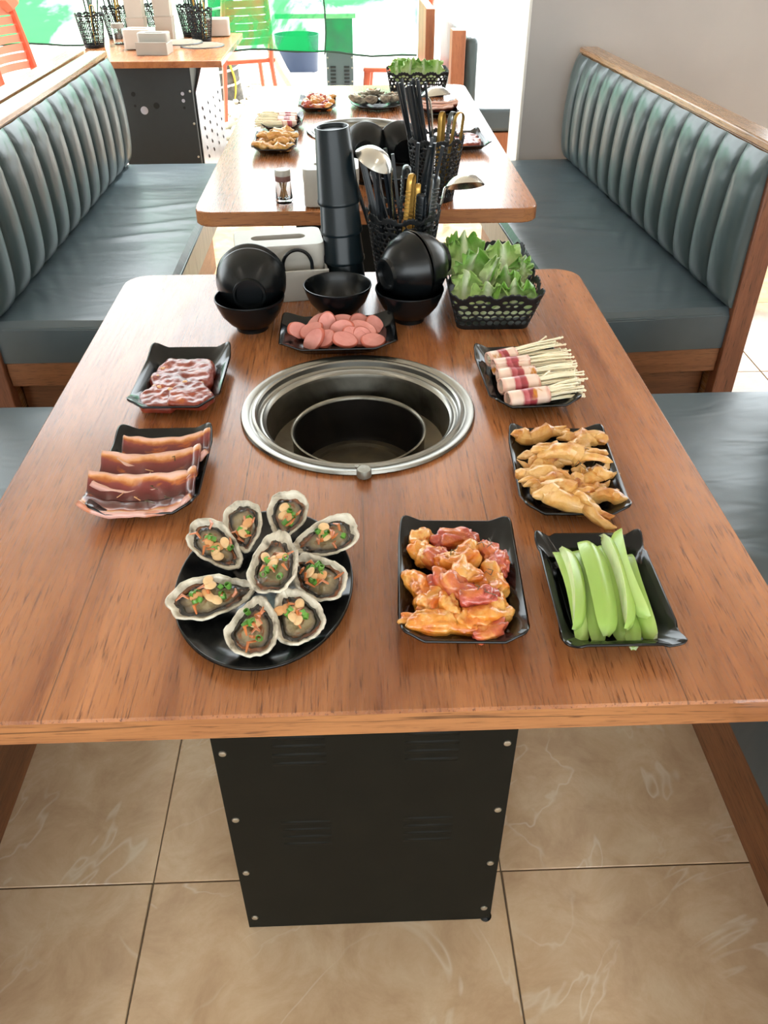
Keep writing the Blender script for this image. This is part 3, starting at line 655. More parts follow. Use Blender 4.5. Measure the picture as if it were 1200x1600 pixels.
# ---- beef
def slab_mesh(name, poly, th, seed, mat, amp=.0024):
    poly = [(p[0] * 1.12, p[1] * 1.06) for p in poly]
    c = Vector((sum(p[0] for p in poly) / len(poly), sum(p[1] for p in poly) / len(poly))); n = 96
    def bd(a):
        d = Vector((math.cos(a), math.sin(a))); best = .01
        for i in range(len(poly)):
            p = Vector(poly[i]) - c; q = Vector(poly[(i + 1) % len(poly)]) - c; e = q - p
            den = d.x * e.y - d.y * e.x
            if abs(den) < 1e-9: continue
            t = (p.x * e.y - p.y * e.x) / den; s_ = (p.x * d.y - p.y * d.x) / den
            if t > 0 and -1e-6 <= s_ <= 1 + 1e-6: best = max(best, t)
        return best
    rr = [bd(2 * PI * k / n) for k in range(n)]; rr = [(rr[k - 2] + rr[k - 1] + rr[k] + rr[(k + 1) % n] + rr[(k + 2) % n]) / 5 for k in range(n)]
    mb = MB(); V = []; F = []; prof = [(0.001, 1)] + [(.07 * q, 1) for q in range(1, 12)] + [(.82, .99), (.87, .97), (.91, .92), (.95, .82), (.985, .6), (1.0, .3), (.97, .0), (.001, .0)]
    for f, h in prof:
        for k in range(n):
            a = 2 * PI * k / n; r = rr[k] * f * (1 + .05 * nz((math.cos(a) * 3, math.sin(a) * 3, 0), 1, seed)); x = c.x + r * math.cos(a); y = c.y + r * math.sin(a)
            z = h * th + (amp * nz((x, y, 0), 45, seed) + amp * .8 * nz((x, y, 0), 95, seed) + amp * .3 * nz((x, y, 0), 190, seed)) * (1 if h > .2 else 0) * min(1, .3 + f * 2.5)
            V.append((x, y, max(0, z)))
    m = len(prof)
    for i in range(m - 1):
        for k in range(n): k2 = (k + 1) % n; F.append((i * n + k, i * n + k2, (i + 1) * n + k2, (i + 1) * n + k))
    return mb.add(V, F).mesh(name, mat)
def dish_beef(lab):
    L = [plate(ME_PLATE, lab['plate'])]
    polys = [([(-.030, .062), (.030, .060), (.040, .030), (.040, -.02), (.01, -.04), (-.03, -.035), (-.046, .0), (-.040, .03)], .014, .006, 'B'), ([(-.040, -.02), (.0, -.03), (.008, -.055), (.0, -.082), (-.040, -.080), (-.050, -.05)], .012, .006, 'L'),
             ([(.006, -.018), (.034, -.026), (.052, -.060), (.040, -.086), (-.006, -.080), (-.010, -.045)], .012, .012, 'F')]
    for k, (pl, th, z, nm) in enumerate(polys):
        o = inst('beef_slice', slab_mesh('beef_slice', pl, th, k + 3, M_BEEF)); o.location = (0, 0, z); tag(o, lab['f'](k), 'meat', lab['g']); L.append(o)
        rnd = random.Random(k)
        for q in range(5):
            i = rnd.randrange(len(pl)); px, py = pl[i]; cx_ = sum(p[0] for p in pl) / len(pl); cy_ = sum(p[1] for p in pl) / len(pl); t_ = rnd.uniform(.8, .98)
            f = inst('garlic_bit', blob_mesh('garlic_bit', .004, .003, .002, q + k, M_FAT, .3, 200, 2), o, (cx_ + (px - cx_) * t_, cy_ + (py - cy_) * t_, th * .9))
    return L
# ---- pork belly
def dish_pork(lab):
    L = [plate(ME_PLATE, lab['plate'])]
    # x0, x1, y front, y back, slope of the strip in plan
    sp = [(-.046, .064, .000, .064, .10), (-.064, .057, -.050, .026, .10), (-.070, .058, -.094, -.020, .02)]
    for k, (x0, x1, y0, y1, sl_) in enumerate(sp):
        sd = k * 2.3
        def fn(u, v):
            x = x0 + (x1 - x0) * u; e = abs(2 * u - 1)
            y = y0 + (y1 - y0) * v + sl_ * (x - (x0 + x1) / 2) - (.012 * (1 - e * e) if v > .5 else .004 * (1 - e * e)) * (.6 + .4 * v) - .008 * (e ** 3) * (v - .5) * 2
            z = .013 + .007 * (1 - v) ** 3 + .019 * v ** 1.7 + .014 * e ** 3 * (.5 + .5 * (1 - v)) - .005 * math.sin(PI * v) + .0030 * nz((x, y, 0), 60, sd) + .002 * math.sin(u * 40) * (u > .9)
            return (x, y, z)
        o = MB().grid(40, 20, fn).build('pork_strip', M_PORK); solid(o, .0065, 0); tag(o, lab['f'](k), 'meat', lab['g']); L.append(o)
        rnd = random.Random(k + 70)
        for q in range(5):
            u, v = rnd.uniform(.25, .85), rnd.uniform(.2, .8); p = Vector(fn(u, v)) + Vector((0, 0, .004)); a = rnd.uniform(0, 6.28); l = rnd.uniform(.008, .016)
            MB().tube([p, p + Vector((l * .5 * math.cos(a), l * .5 * math.sin(a), .004)), p + Vector((l * math.cos(a + 1), l * math.sin(a + 1), .001))], .0006, 4).build('herb_sprig', M_HERB if q % 3 else M_FAT, o)
    return L
# ---- cucumber
def cuc_mesh(ln, r, seed):
    mb = MB(); n = 22; m = 9
    rows = []
    for j in range(n + 1):
        t = j / n; k = (1 - abs(2 * t - 1) ** 5) ** .5 * .75 + .25; k *= (1.0 - .18 * t); bow = .006 * math.sin(PI * t)
        row = []
        for i in range(m + 1):
            a = R(-48 + 96 * i / m) ; rr_ = r * k * (1 + .05 * nz((a, t * 3, 0), 1, seed) + .03 * math.cos(a * 7))
            row.append((rr_ * math.sin(a), rr_ * math.cos(a) - r * .45 + bow, t * ln))
        ap = (.08 * r * math.sin(seed), -r * .45 + bow * 1 + r * (1 - k) * .4, t * ln); rows.append((row, ap))
    V = []; F = []; MI = []
    W = m + 2
    for row, ap in rows: V += row + [ap]
    for j in range(n):
        for i in range(W):
            i2 = (i + 1) % W; F.append((j * W + i, j * W + i2, (j + 1) * W + i2, (j + 1) * W + i)); MI.append(0 if i < m else 1)
    F.append(tuple(range(W))); MI.append(0); F.append(tuple(n * W + i for i in range(W))); MI.append(0)
    mb.v = V; mb.f = [list(f) for f in F]; mb.m = MI
    return mb.mesh('cucumber_spear', [M_CUC, M_CUCI])
def dish_cucumber(lab):
    L = [plate(ME_PLATE2, lab['plate'])]
    # p0 back end, p1 front end, z0, z1, roll (deg; 0 = skin up), r
    sp = [(-.036, .060, -.036, -.070, .018, .014, 30, .017), (-.014, .064, -.020, -.070, .018, .012, 10, .015), (.012, .070, .004, -.066, .020, .012, -10, .015), (.034, .052, .032, -.068, .020, .014, -40, .016),
          (.022, .030, .014, -.074, .014, .010, 0, .013), (-.032, .052, -.040, -.062, .030, .024, 55, .016), (-.008, .062, -.012, -.068, .032, .024, 12, .0175), (.014, .068, .010, -.064, .034, .026, 62, .0165), (.029, .074, .026, -.052, .036, .030, -68, .0165)]
    for k, (x0, y0, x1, y1, z0, z1, ro, r) in enumerate(sp):
        ln = math.hypot(x1 - x0, y1 - y0); o = inst('cucumber_spear', cuc_mesh(ln, r * 1.1, k + 1))
        d = Vector((x1 - x0, y1 - y0, z1 - z0)).normalized(); up = Vector((0, 0, 1)); up = (up - d * up.dot(d)).normalized(); rt = up.cross(d)
        a = R(ro); yv = up * math.cos(a) + rt * math.sin(a); xv = yv.cross(d)
        o.matrix_basis = Matrix(((xv.x, yv.x, d.x, x0), (xv.y, yv.y, d.y, y0), (xv.z, yv.z, d.z, z0), (0, 0, 0, 1)))
        tag(o, lab['f'](k), 'cucumber', lab['g']); L.append(o)
    return L
# ---- enoki rolls
def dish_enoki(lab):
    L = [plate(ME_PLATE, lab['plate'])]
    sp = [((-.046, .050), (-.002, .062), (.074, .078)), ((-.042, .025), (.012, .030), (.077, .036)), ((-.042, -.004), (.014, -.004), (.074, -.001)), ((-.044, -.036), (.012, -.030), (.074, -.026)), ((-.042, -.074), (.018, -.066), (.066, -.060))]
    for k, (a, b, c) in enumerate(sp):
        zc = .0225; rr_ = .0150 + .001 * (k % 2); A = Vector((a[0], a[1], zc)); B = Vector((b[0], b[1], zc + .001)); C = Vector((c[0], c[1], zc + .003))
        t = thing('enoki_roll', lab['f'](k), 'mushroom roll', tuple(A), 0, lab['g']); d = (B - A); ln = d.length; d.normalize(); s_ = d.cross(Vector((0, 0, 1))).normalized(); up = s_.cross(d)
        def fn(u, v):
            an = v * 2 * PI * 1.35; q = rr_ * (1 - .09 * v * 1.35) * (1 + .07 * nz((u * 3, v * 6, 0), 1, k)) * (1 - .1 * (1 - u) ** 4)
            e = (u - .5) * (1 + .05 * nz((v * 5, 0, 0), 1, k + 4)) + .5
            return d * (e * ln) + s_ * (q * math.cos(an + k)) + up * (q * .82 * math.sin(an + k))
        o = MB().grid(24, 44, fn).build('bacon_wrap', M_BACON, t); solid(o, .002, -1)
        rnd = random.Random(k); mb = MB()
        for q in range(34):
            an = rnd.uniform(0, 6.28); rad = rr_ * .8 * math.sqrt(rnd.random()); p0 = d * (ln * .1) + s_ * rad * math.cos(an) + up * rad * .8 * math.sin(an)
            rd2 = 1.35 if k else 1.5; p1 = d * ln * .98 + s_ * rad * math.cos(an) + up * rad * .8 * math.sin(an)
            p2 = (C - A) * rnd.uniform(.86, 1.04) + s_ * rad * rd2 * math.cos(an + rnd.uniform(-.5, .5)) + up * (rad * .9 * math.sin(an) + .003 * rnd.random())
            if q == 0 and k == 0: p2 = (C - A) * .82 + Vector((0, .018, .012))
            if q == 1 and k in (3,): p2 = (C - A) * .6 + Vector((0, 0, .016))
            mb.tube([p0, p1, (p1 + p2) / 2 + Vector((0, 0, .0015)), p2], [.0011, .0012, .0012, .0012], 6)
            dd = (p2 - p1).normalized(); mb.tube([p2 - dd * .0008, p2 + dd * .0006, p2 + dd * .0024], [.0013, .0021, .0008], 7)
        e = mb.build('enoki_stems', M_ENO, t); e['kind'] = 'stuff'
        L.append(t)
    return L
# ---- sausage
ME_SAUS = None
def saus_mesh(a, b, th):
    mb = MB(); prof = [(.001, th), (.9, th), (1.0, th * .72), (1.02, th * .4), (1.0, .0), (.95, -.0), (.001, -.0)]
    n = 36
    V = []; F = []; 
    for f, z in prof:
        for k in range(n): an = 2 * PI * k / n; V.append((a * f * math.cos(an) * (1 + .04 * math.cos(3 * an)), b * f * math.sin(an), z))
    mi = []
    for i in range(len(prof) - 1):
        for k in range(n): k2 = (k + 1) % n; F.append([i * n + k, i * n + k2, (i + 1) * n + k2, (i + 1) * n + k]); mi.append(0 if i in (0, 5) else 1)
    mb.v = V; mb.f = F; mb.m = mi; return mb.mesh('sausage_slice', [M_SAUS, M_SAUSK])
def dish_sausage(lab):
    L = [plate(ME_PLATE, lab['plate'])]; L[0].rotation_euler = (0, 0, PI / 2)
    ms = [saus_mesh(.021, .0145, .0055), saus_mesh(.024, .0150, .006), saus_mesh(.018, .0155, .0055)]
    # x, y, z, tilt x, tilt y, rz
    sp = [(-.066, .022, .014, 50, 25, -10), (-.036, .044, .014, 20, -15, 60), (-.018, .026, .026, 62, 5, 80), (-.044, .014, .017, 28, -12, 25), (-.038, -.022, .018, 60, -35, 40), (-.020, -.014, .015, 35, -20, 30), (.000, .050, .014, 30, 0, 10), (.010, .038, .019, 38, 10, 0),
          (.034, .044, .017, 45, 20, 20), (.006, .006, .024, 55, -15, 12), (.040, .004, .022, 30, 8, -20), (.060, .034, .016, 40, 25, -40), (.010, -.028, .019, 32, 6, -12), (.027, -.014, .018, 40, 12, -25), (.038, -.010, .017, 50, 18, -20), (.055, -.024, .014, 25, 12, 15)]
    for k, (x, y, z, tx, ty, rz) in enumerate(sp):
        o = inst('sausage_slice', ms[k % 3]); o.location = (x, y, z); o.rotation_euler = (Matrix.Rotation(R(tx), 3, 'X') @ Matrix.Rotation(R(ty), 3, 'Y') @ Matrix.Rotation(R(rz), 3, 'Z')).to_euler()
        tag(o, lab['f'](k), 'sausage', lab['g']); L.append(o)
    return L
# ---- oysters
def nut_mesh(m): 
    mb = MB().lathe([(0, -.0002), (.0042, 0), (.0047, .0012), (.004, .0026), (.002, .0034), (0, .0036)], 18, sx=1.35); return mb.mesh('peanut', m)
ME_NUT = [nut_mesh(M_NUT), nut_mesh(M_NUT2)]
_s = MB().lathe([(.0021, 0), (.0026, .0), (.0026, .006), (.0021, .006), (.0021, 0)], 12); ME_SCAL = _s.mesh('scallion_ring', M_SCAL)
def dish_oysters(lab):
    L = [plate(ME_OVAL, lab['plate'], 'oval_plate')]
    sp = [(-.027, .014, .774, -.077, .061, .795, .046), (-.022, .038, .776, -.031, .092, .800, .044), (.014, .058, .776, .025, .107, .800, .047), (.028, .041, .776, .095, .054, .792, .050), (.017, .034, .806, .011, -.046, .796, .054), (.030, .016, .782, .079, -.033, .780, .052),
          (-.005, -.023, .780, -.087, -.049, .782, .050), (.003, -.048, .788, -.007, -.107, .774, .052), (.025, -.036, .788, .049, -.093, .774, .054)]
    for k, (x0, y0, z0, x1, y1, z1, W) in enumerate(sp):
        A = Vector((x0, y0, z0 - .75)); B = Vector((x1, y1, z1 - .75)); d = B - A; ln = d.length * 1.04; d.normalize()
        up = Vector((0, -.38 if k != 4 else -.2, 1)); yv = up.cross(d).normalized(); zv = d.cross(yv)
        t = thing('oyster', lab['f'](k), 'oyster', (0, 0, 0), 0, lab['g']); t.matrix_basis = Matrix(((d.x, yv.x, zv.x, A.x), (d.y, yv.y, zv.y, A.y), (d.z, yv.z, zv.z, A.z), (0, 0, 0, 1)))
        dp = .016 if k != 4 else .018
        def outl(an):
            x = .5 - .5 * math.cos(an); y = .5 * math.sin(an) * (.42 + .58 * x ** .8) * 1.12
            q = 1 + .10 * nz((math.cos(an) * 2.2, math.sin(an) * 2.2, 0), 1, k + .5) + .035 * nz((math.cos(an) * 7, math.sin(an) * 7, 0), 1, k) + .02 * nz((math.cos(an) * 18, math.sin(an) * 18, 0), 1, k)
            return ((x - .5) * q * ln + .5 * ln, y * W * q)
        def shell(u, v, kk=1.0):
            an = 2 * PI * u; ox, oy = outl(an); cx_ = .56 * ln; f = v
            x = cx_ + (ox - cx_) * f; y = oy * f
            z = -dp * (1 - f ** 2.6) + .0034 * nz((math.cos(an) * 3, math.sin(an) * 3, f), 1, k + 2) * f + .0016 * nz((math.cos(an) * 11, math.sin(an) * 11, f), 1, k + 2) * f ** 4
            return (x, y, z)
        m1 = MB(); m1.open = True; m1.grid(56, 12, lambda u, v: shell(u, .02 + .98 * v), wrap=True)
        o = m1.build('shell', [M_SHELLI, M_SHELLO], t)
        solid(o, .0026, -1, 1, 0)
        def meat(u, v):
            an = 2 * PI * u; ox, oy = outl(an); cx_ = .56 * ln; f = .02 + .90 * v
            fr = .02 * math.sin(an * 17) * (v > .8)
            x = cx_ + (ox - cx_) * (f + fr); y = oy * (f + fr)
            z = -dp * .50 + .003 * (1 - v * v) + .0022 * nz((x, y, 0), 110, k) + .0018 * (v > .75) + .0012 * nz((x, y, 0), 260, k)
            return (x, y, z)
        m2 = MB().grid(60, 14, meat, wrap=True); m2.build('oyster_meat', M_OMEAT, t)
        rnd = random.Random(k * 11 + 3); zt = -dp * .50 + .0055
        def spot(sprx=.22, spry=.17): return (ln * (.52 + rnd.uniform(-sprx, sprx)), W * rnd.uniform(-spry, spry))
        nn = (5, 3, 3, 3, 4, 3, 6, 1, 6)[k]; gx, gy = spot(.1, .08)
        for q in range(nn):
            a = q * 2.2 + k; rad = .0062 * math.sqrt(q); px, py = gx + rad * math.cos(a), gy + rad * math.sin(a)
            inst('peanut', ME_NUT[(q + k) % 3 == 0], t, (px, py, zt + .0012 * (q % 3)), (rnd.uniform(-.4, .4), rnd.uniform(-.3, .3), rnd.uniform(0, 6)), (1.05,) * 3)
        for q in range((6, 4, 6, 5, 6, 8, 9, 6, 6)[k]):
            px, py = spot(.24, .2); inst('scallion_ring', ME_SCAL, t, (px, py, zt + .001), (rnd.uniform(.4, 1.6), 0, rnd.uniform(0, 6)), (1.15, 1.15, rnd.uniform(.6, 1.2)))
        for q in range((7, 5, 3, 8, 6, 7, 6, 9, 4)[k]):
            px, py = spot(.26, .2); a = rnd.uniform(0, 6.28); l = rnd.uniform(.008, .016); h = zt + .001
            MB().tube([(px, py, h), (px + l * .5 * math.cos(a), py + l * .5 * math.sin(a), h + .004), (px + l * math.cos(a + .5), py + l * math.sin(a + .5), h + .001)], [.0012, .0018, .0008], 6, flat=.5).build('fried_shallot', M_SHAL, t)
        L.append(t)
    return L
CH = ['pale tan chunk of marinated chicken at the top corner of its plate', 'red chunk of marinated chicken along the back rim', 'tan chicken chunk below the one in the top corner', 'small pink chicken chunk beside the big arched piece', 'big arched orange chicken piece in the upper middle', 'dark pink knobbly chicken chunk by the right rim', 'thin pink chicken chunk tucked against the right rim', 'orange chicken chunk crowning the middle of the pile', 'smooth brown chicken chunk in the middle of the pile', 'small red chicken chunk left of the pile centre', 'long tan chicken chunk hanging over the left rim', 'tan chicken chunk under the dark pink one at the right', 'shiny red chicken chunk low on the right of the pile', 'knobbly orange chicken chunk above the long front piece', 'ridged orange chicken chunk low in the middle', 'broad curved tan chicken chunk at the lower right', 'orange chicken chunk in front of the broad curved one', 'longest tan chicken strip lying along the front rim', 'flat brown chicken piece in the front corner']
FT = ['small chicken foot tucked behind the largest one', 'small chicken foot peeking from under the middle of the pile', 'small chicken foot tucked behind the front right toes', 'thick rolled chicken foot at the back of its plate', 'chicken foot at the back right corner', 'pale smooth chicken foot near the right rim, second row', 'folded chicken foot at the left, second row', 'orange pointed chicken foot poking over the left rim', 'largest chicken foot across the middle with claws right', 'knuckled chicken foot overhanging the right rim', 'triangular chicken foot piece in the left middle', 'chicken foot with a knot in the centre of the pile', 'long fingered chicken foot at the lower left', 'chicken foot with raised toes at the lower right', 'chicken foot half buried behind the front one', 'longest chicken foot lying along the front rim']
SA = ['wedge of pink sausage alone at the left end of its plate', 'sausage slice mostly hidden behind the upright oval one', 'upright oval sausage slice facing forward near the back', 'pale flat sausage slice left of centre', 'sausage slice on edge, slanting across the front left', 'dark sided sausage slice beside the slanting one', 'sausage slice at the back rim behind the upright stack', 'sausage slice in the back row right of the upright oval', 'sausage slice at the back right with rounded skin', 'thin sausage slice lying edge up in the middle', 'large oval sausage slice right of the middle', 'sausage slice at the far right back corner', 'broadest sausage slice in the front centre', 'sausage slice fanned behind the broad front one', 'third fanned sausage slice in the front row', 'small sausage slice at the front right end']
CU = ['bottom cucumber spear against the left rim', 'cucumber spear lying low second from left', 'cucumber spear low in the middle of the plate', 'slim cucumber spear leaning along the right rim', 'short cucumber spear buried under the others', 'pale cucumber spear on top at the left', 'broad smooth green cucumber spear on top in the middle', 'cucumber spear with seed side up right of the broad one', 'topmost cucumber spear, seed side up, reaching the back rim']
EN = ['bacon wrapped enoki roll at the back with the yellow tip', 'second bacon enoki roll from the lettuce basket', 'middle one of the five bacon enoki rolls', 'bacon enoki roll with brown glaze behind the front one', 'front bacon enoki roll nearest the chicken feet']
OY = ['oyster at the upper left with peanuts and mottled shell', 'oyster at the back left, partly under its neighbour', 'oyster at the very back of the oval plate', 'oyster with black frilled edge at the upper right', 'oyster on top in the centre of the pile', 'oyster with rings of scallion at the right middle', 'longest oyster pointing left over the plate rim', 'oyster at the front with a single peanut', 'oyster at the front right with six peanuts']
PK = ['pork belly strip at the back of its plate', 'middle pork belly strip with a scallion scrap', 'pork belly strip lying in front with orange glaze']
BF = ['large glossy beef slice at the back of its plate', 'beef slice at the front left corner', 'beef slice folded on top at the front right']
def lab(pl, lst, g, far=None): return {'plate': pl, 'f': (lambda k: lst[k]) if not far else (lambda k: far), 'g': g}
D1 = {}
D1['chicken'] = dish_chicken(lab('black wavy plate holding the chunks of marinated chicken', CH, 'chunks of marinated chicken'))
D1['feet'] = dish_feet(lab('black wavy plate under the yellow chicken feet', FT, 'marinated chicken feet'))
D1['beef'] = dish_beef(lab('black wavy plate under the dark red beef', BF, 'beef slices'))
D1['pork'] = dish_pork(lab('black wavy plate under the three pork belly strips', PK, 'pork belly strips'))
D1['cuc'] = dish_cucumber(lab('black ripple edged plate under the cucumber spears', CU, 'cucumber spears'))
D1['enoki'] = dish_enoki(lab('black wavy plate under five bacon enoki rolls', EN, 'bacon enoki rolls'))
D1['saus'] = dish_sausage(lab('black wavy plate of pink sausage slices before the bowls', SA, 'sausage slices'))
D1['oy'] = dish_oysters(lab('black oval plate holding nine dressed oysters', OY, 'oysters on the oval plate'))
ORD = ['first', 'second', 'third', 'fourth', 'fifth', 'sixth', 'seventh', 'eighth', 'ninth', 'tenth', 'eleventh', 'twelfth', 'thirteenth', 'fourteenth', 'fifteenth', 'sixteenth', 'seventeenth', 'eighteenth', 'nineteenth', 'twentieth']
def dup_dish(lst, plate_label, food_label, grp, loc, rz):
    out = []
    for k, o in enumerate(lst):
        c = copy_tree(o); c['label'] = plate_label if k == 0 else food_label
        if k: c['group'] = grp
        out.append(c)
    put(out, loc, rz); n = len(out) - 1
    def mid(o):
        if o.type == 'MESH': q = [o.matrix_basis @ Vector(b) for b in o.bound_box]
        else: q = [o.matrix_basis @ c.matrix_basis @ Vector(b) for c in o.children if c.type == 'MESH' for b in c.bound_box]
        return sum((v.y for v in q)) / len(q)
    for i, c in enumerate(sorted(out[1:], key=mid)): c['label'] = food_label + (', nearest its near rim' if i == 0 else ', farthest from the near rim' if i == n - 1 else ', %s from the near rim' % ORD[i])
    return out
dup_dish(D1['feet'], 'black plate of yellow chicken feet on the far table', 'yellow chicken foot on the far table', 'chicken feet on the far table', (-.228, 2.545, .75), PI)
dup_dish(D1['enoki'], 'black plate of enoki rolls on the far table', 'bacon enoki roll on the far table', 'enoki rolls on the far table', (-.225, 2.82, .75), PI)
dup_dish(D1['chicken'], 'black plate of chicken chunks at the far end of the far table', 'chicken chunk on the far table', 'chicken chunks on the far table', (-.122, 3.10, .75), PI)
dup_dish(D1['oy'], 'black oval plate of oysters on the far table', 'grey oyster on the far table', 'oysters on the far table', (.085, 3.15, .75), PI)
dup_dish(D1['pork'], 'black plate of pork strips behind the utensil basket on far table', 'pork strip on the far table', 'pork strips on the far table', (.285, 2.99, .75), PI)
dup_dish(D1['beef'], 'black plate of meat at the right edge of the far table', 'dark meat slice on the far table', 'meat slices at the right of far table', (.325, 2.56, .75), PI + .1)
put(D1['chicken'], (.100, .637, .75), R(-3)); put(D1['feet'], (.254, .833, .75), R(-3)); put(D1['beef'], (-.264, 1.101, .75), R(-1)); put(D1['pork'], (-.259, .854, .75), R(0))
put(D1['cuc'], (.247, .614, .75), R(-1)); put(D1['enoki'], (.246, 1.082, .75), R(3)); put(D1['saus'], (-.033, 1.242, .75), R(1)); put(D1['oy'], (-.105, .644, .75), 0)
# ================================================================ BOWLS, CUPS, BOXES
ME_BOWL = MB().lathe([(0, .007), (.020, .007), (.022, .0), (.0255, .0), (.026, .006), (.036, .014), (.047, .028), (.0535, .044), (.0552, .050), (.0562, .0525), (.0558, .0545), (.0545, .0545), (.0530, .052), (.051, .044), (.0445, .029), (.033, .016), (.02, .011), (0, .0105)], 56).mesh('bowl', M_BLACK)
def bowl(label, base, axis=(0, 0, 1), grp=None):
    o = inst('bowl', ME_BOWL); tag(o, label, 'bowl', grp); aim(o, base, Vector(base) + Vector(axis)); o.scale = (1.05,) * 3; return o
def bowl_pair(ox, oy, which):
    pass
# left: upright bowl with two nested bowls standing on edge in it
bowl('black bowl standing upright beside the tissue box with two bowls in it', (-.181, 1.311, .75))
c0 = Vector((-.178, 1.289, .8165)); ax = Vector((-.03, .99, .03)).normalized()
bowl('black bowl on edge, its foot ring facing forward, beside the tissue box', c0, ax); bowl('black bowl nested behind the foot ring bowl, only its rim showing', c0 + ax * .012 + Vector((0, 0, .003)), ax)
bowl('single empty black bowl in the middle in front of the cup stack', (-.034, 1.358, .75))
bowl('black bowl standing upright beside the lettuce basket with two bowls in it', (.089, 1.336, .75))
c1 = Vector((.090, 1.352, .836)); ax1 = Vector((.86, .50, .06)).normalized()
bowl('black bowl on its side, bulging toward the sausage plate', c1 - ax1 * .050, ax1); bowl('black bowl on its side, leaning against the lettuce basket', c1 + ax1 * .068, -ax1)
# far table bowls
bowl('black bowl upright under two tipped bowls on the far table', (.03, 2.19, .75)); bowl('black bowl tipped on edge behind the cup stack on far table', (.028, 2.19, .823), (.05, 1, .05))
bowl('second upright black bowl on the far table behind the ladle', (.135, 2.20, .75)); bowl('black bowl tipped on edge beside the far utensil basket', (.130, 2.20, .823), (-.25, .95, .05))
bowl('small black bowl on the far table just behind the ladle', (.095, 2.06, .75))
ME_CUP = MB().lathe([(0, .119), (.024, .1185), (.026, .124), (.0285, .124), (.0295, .121), (.0368, .008), (.0380, .006), (.0384, .002), (.0380, 0), (.036, 0), (.0355, .003), (.0282, .116), (0, .1165)], 48).mesh('cup', M_CUP)
cb = Vector((-.020, 1.490, .75)); ct = Vector((-.036, 1.487, 1.03)); cax = (ct - cb).normalized()
for k, nm in enumerate(('bottom', 'second from bottom', 'third from bottom', 'top')):
    o = inst('cup', ME_CUP); tag(o, '%s cup of the tall black upside down cup stack' % nm, 'cup', 'stack of black cups'); aim(o, cb + cax * .0525 * k, cb + cax * (.0525 * k + 1))
def rbox(mb, x0, x1, y0, y1, z0, z1, r, tp=0.0, n=6, mi=0, cap=True):
    loops = []
    for z, ins in ((z0, 0), (z1, tp)):
        pts = []
        for (cx_, cy_, a0) in ((x1 - r - ins, y1 - r - ins, 0), (x0 + r + ins, y1 - r - ins, 90), (x0 + r + ins, y0 + r + ins, 180), (x1 - r - ins, y0 + r + ins, 270)):
            for q in range(n + 1): a = R(a0 + 90 * q / n); pts.append((cx_ + r * math.cos(a), cy_ + r * math.sin(a), z))
        loops.append(pts)
    m = len(loops[0]); F = [(k, (k + 1) % m, m + (k + 1) % m, m + k) for k in range(m)]
    if cap: F += [tuple(reversed(range(m))), tuple(range(m, 2 * m))]
    return mb.add(loops[0] + loops[1], F, None, mi)
def tissue_box(label, loc, rz, mat, w_=.165, d_=.135, h_=.092, slot=True, pocket=True):
    t = thing('tissue_box', label, 'tissue box', loc, rz)
    a = w_ / 2
    if pocket:
        mb = MB(); mb.box(-a, a, -d_ / 2, -d_ / 2 + .004, 0, h_ * .62); mb.box(-a, -a + .004, -d_ / 2 + .004, d_ / 2, 0, h_ * .55); mb.box(a - .004, a, -d_ / 2 + .004, d_ / 2, 0, h_ * .55); mb.box(-a + .004, a - .004, -d_ / 2 + .004, d_ / 2, 0, .004); mb.box(-a + .004, a - .004, d_ / 2 - .004, d_ / 2, .004, h_ * .55)
        bevel(mb.build('tray', mat, t, False), .0015, 2)
    y0 = -d_ / 2 + (.034 if pocket else 0); x0, x1 = -a + .003, a - .003; y1 = d_ / 2 - .005
    bevel(rbox(MB(), x0, x1, y0, y1, .004, h_ - .024, .014).build('body', mat, t), .002, 2)
    # lid with an oval slot
    n = 120; cx_, cy_ = 0, (y0 + y1) / 2; sw, sh_ = w_ * .30, .013
    outer = rounded_ring(x0 - .001, x1 + .001, y0 - .001, y1 + .001, .015, cx_, cy_, n); inner = []
    for k in range(n):
        an = 2 * PI * k / n; c, s_ = math.cos(an), math.sin(an); tt = 1e9
        e = max(0, sw - sh_)
        # ray to stadium
        best = sh_ / max(abs(s_), 1e-6)
        if abs(best * c) > e:
            B = -abs(c) * e; Cc = e * e - sh_ * sh_; best = -B + math.sqrt(max(0, B * B - Cc))
        inner.append((cx_ + best * c, cy_ + best * s_))
    lp = [[(p[0], p[1], h_ - .011) for p in inner], [(p[0], p[1], h_) for p in inner], [(p[0] * .985, cy_ + (p[1] - cy_) * .985, h_) for p in outer], [(p[0], p[1], h_ - .003) for p in outer], [(p[0], p[1], h_ - .026) for p in outer]]
    V = [p for l in lp for p in l]; F = [(i * n + k, i * n + (k + 1) % n, (i + 1) * n + (k + 1) % n, (i + 1) * n + k) for i in range(4) for k in range(n)]
    MB().add(V, F).build('lid', mat, t)
    rbox(MB(), -sw - .01, sw + .01, cy_ - .02, cy_ + .02, h_ - .024, h_ - .0225, .004).build('carton', M_CARD, t)
    return t
tb = tissue_box('cream tissue box with slotted lid and front pocket beside black bowls', (-.141, 1.485, .75), R(8), M_WHITEP)
lp = MB().tube([(-.024 + .0 * k + .026 * math.cos(R(200 - 11.5 * k)) * 1.0, 0, .026 * math.sin(R(200 - 11.5 * k)) * 1.05) for k in range(19)] + [(.003, 0, -.03)], .0032, 8).build('looped_handle', M_BLACK)
tag(lp, 'black looped handle sticking out of the tissue box pocket', 'handle'); lp.location = (-.082, 1.435, .813); lp.rotation_euler = (R(-8), 0, R(8))
tissue_box('white tissue box on the far table behind the cup stack', (-.055, 2.025, .75), 0, M_WHITEP, .135, .11, .088, True, False)
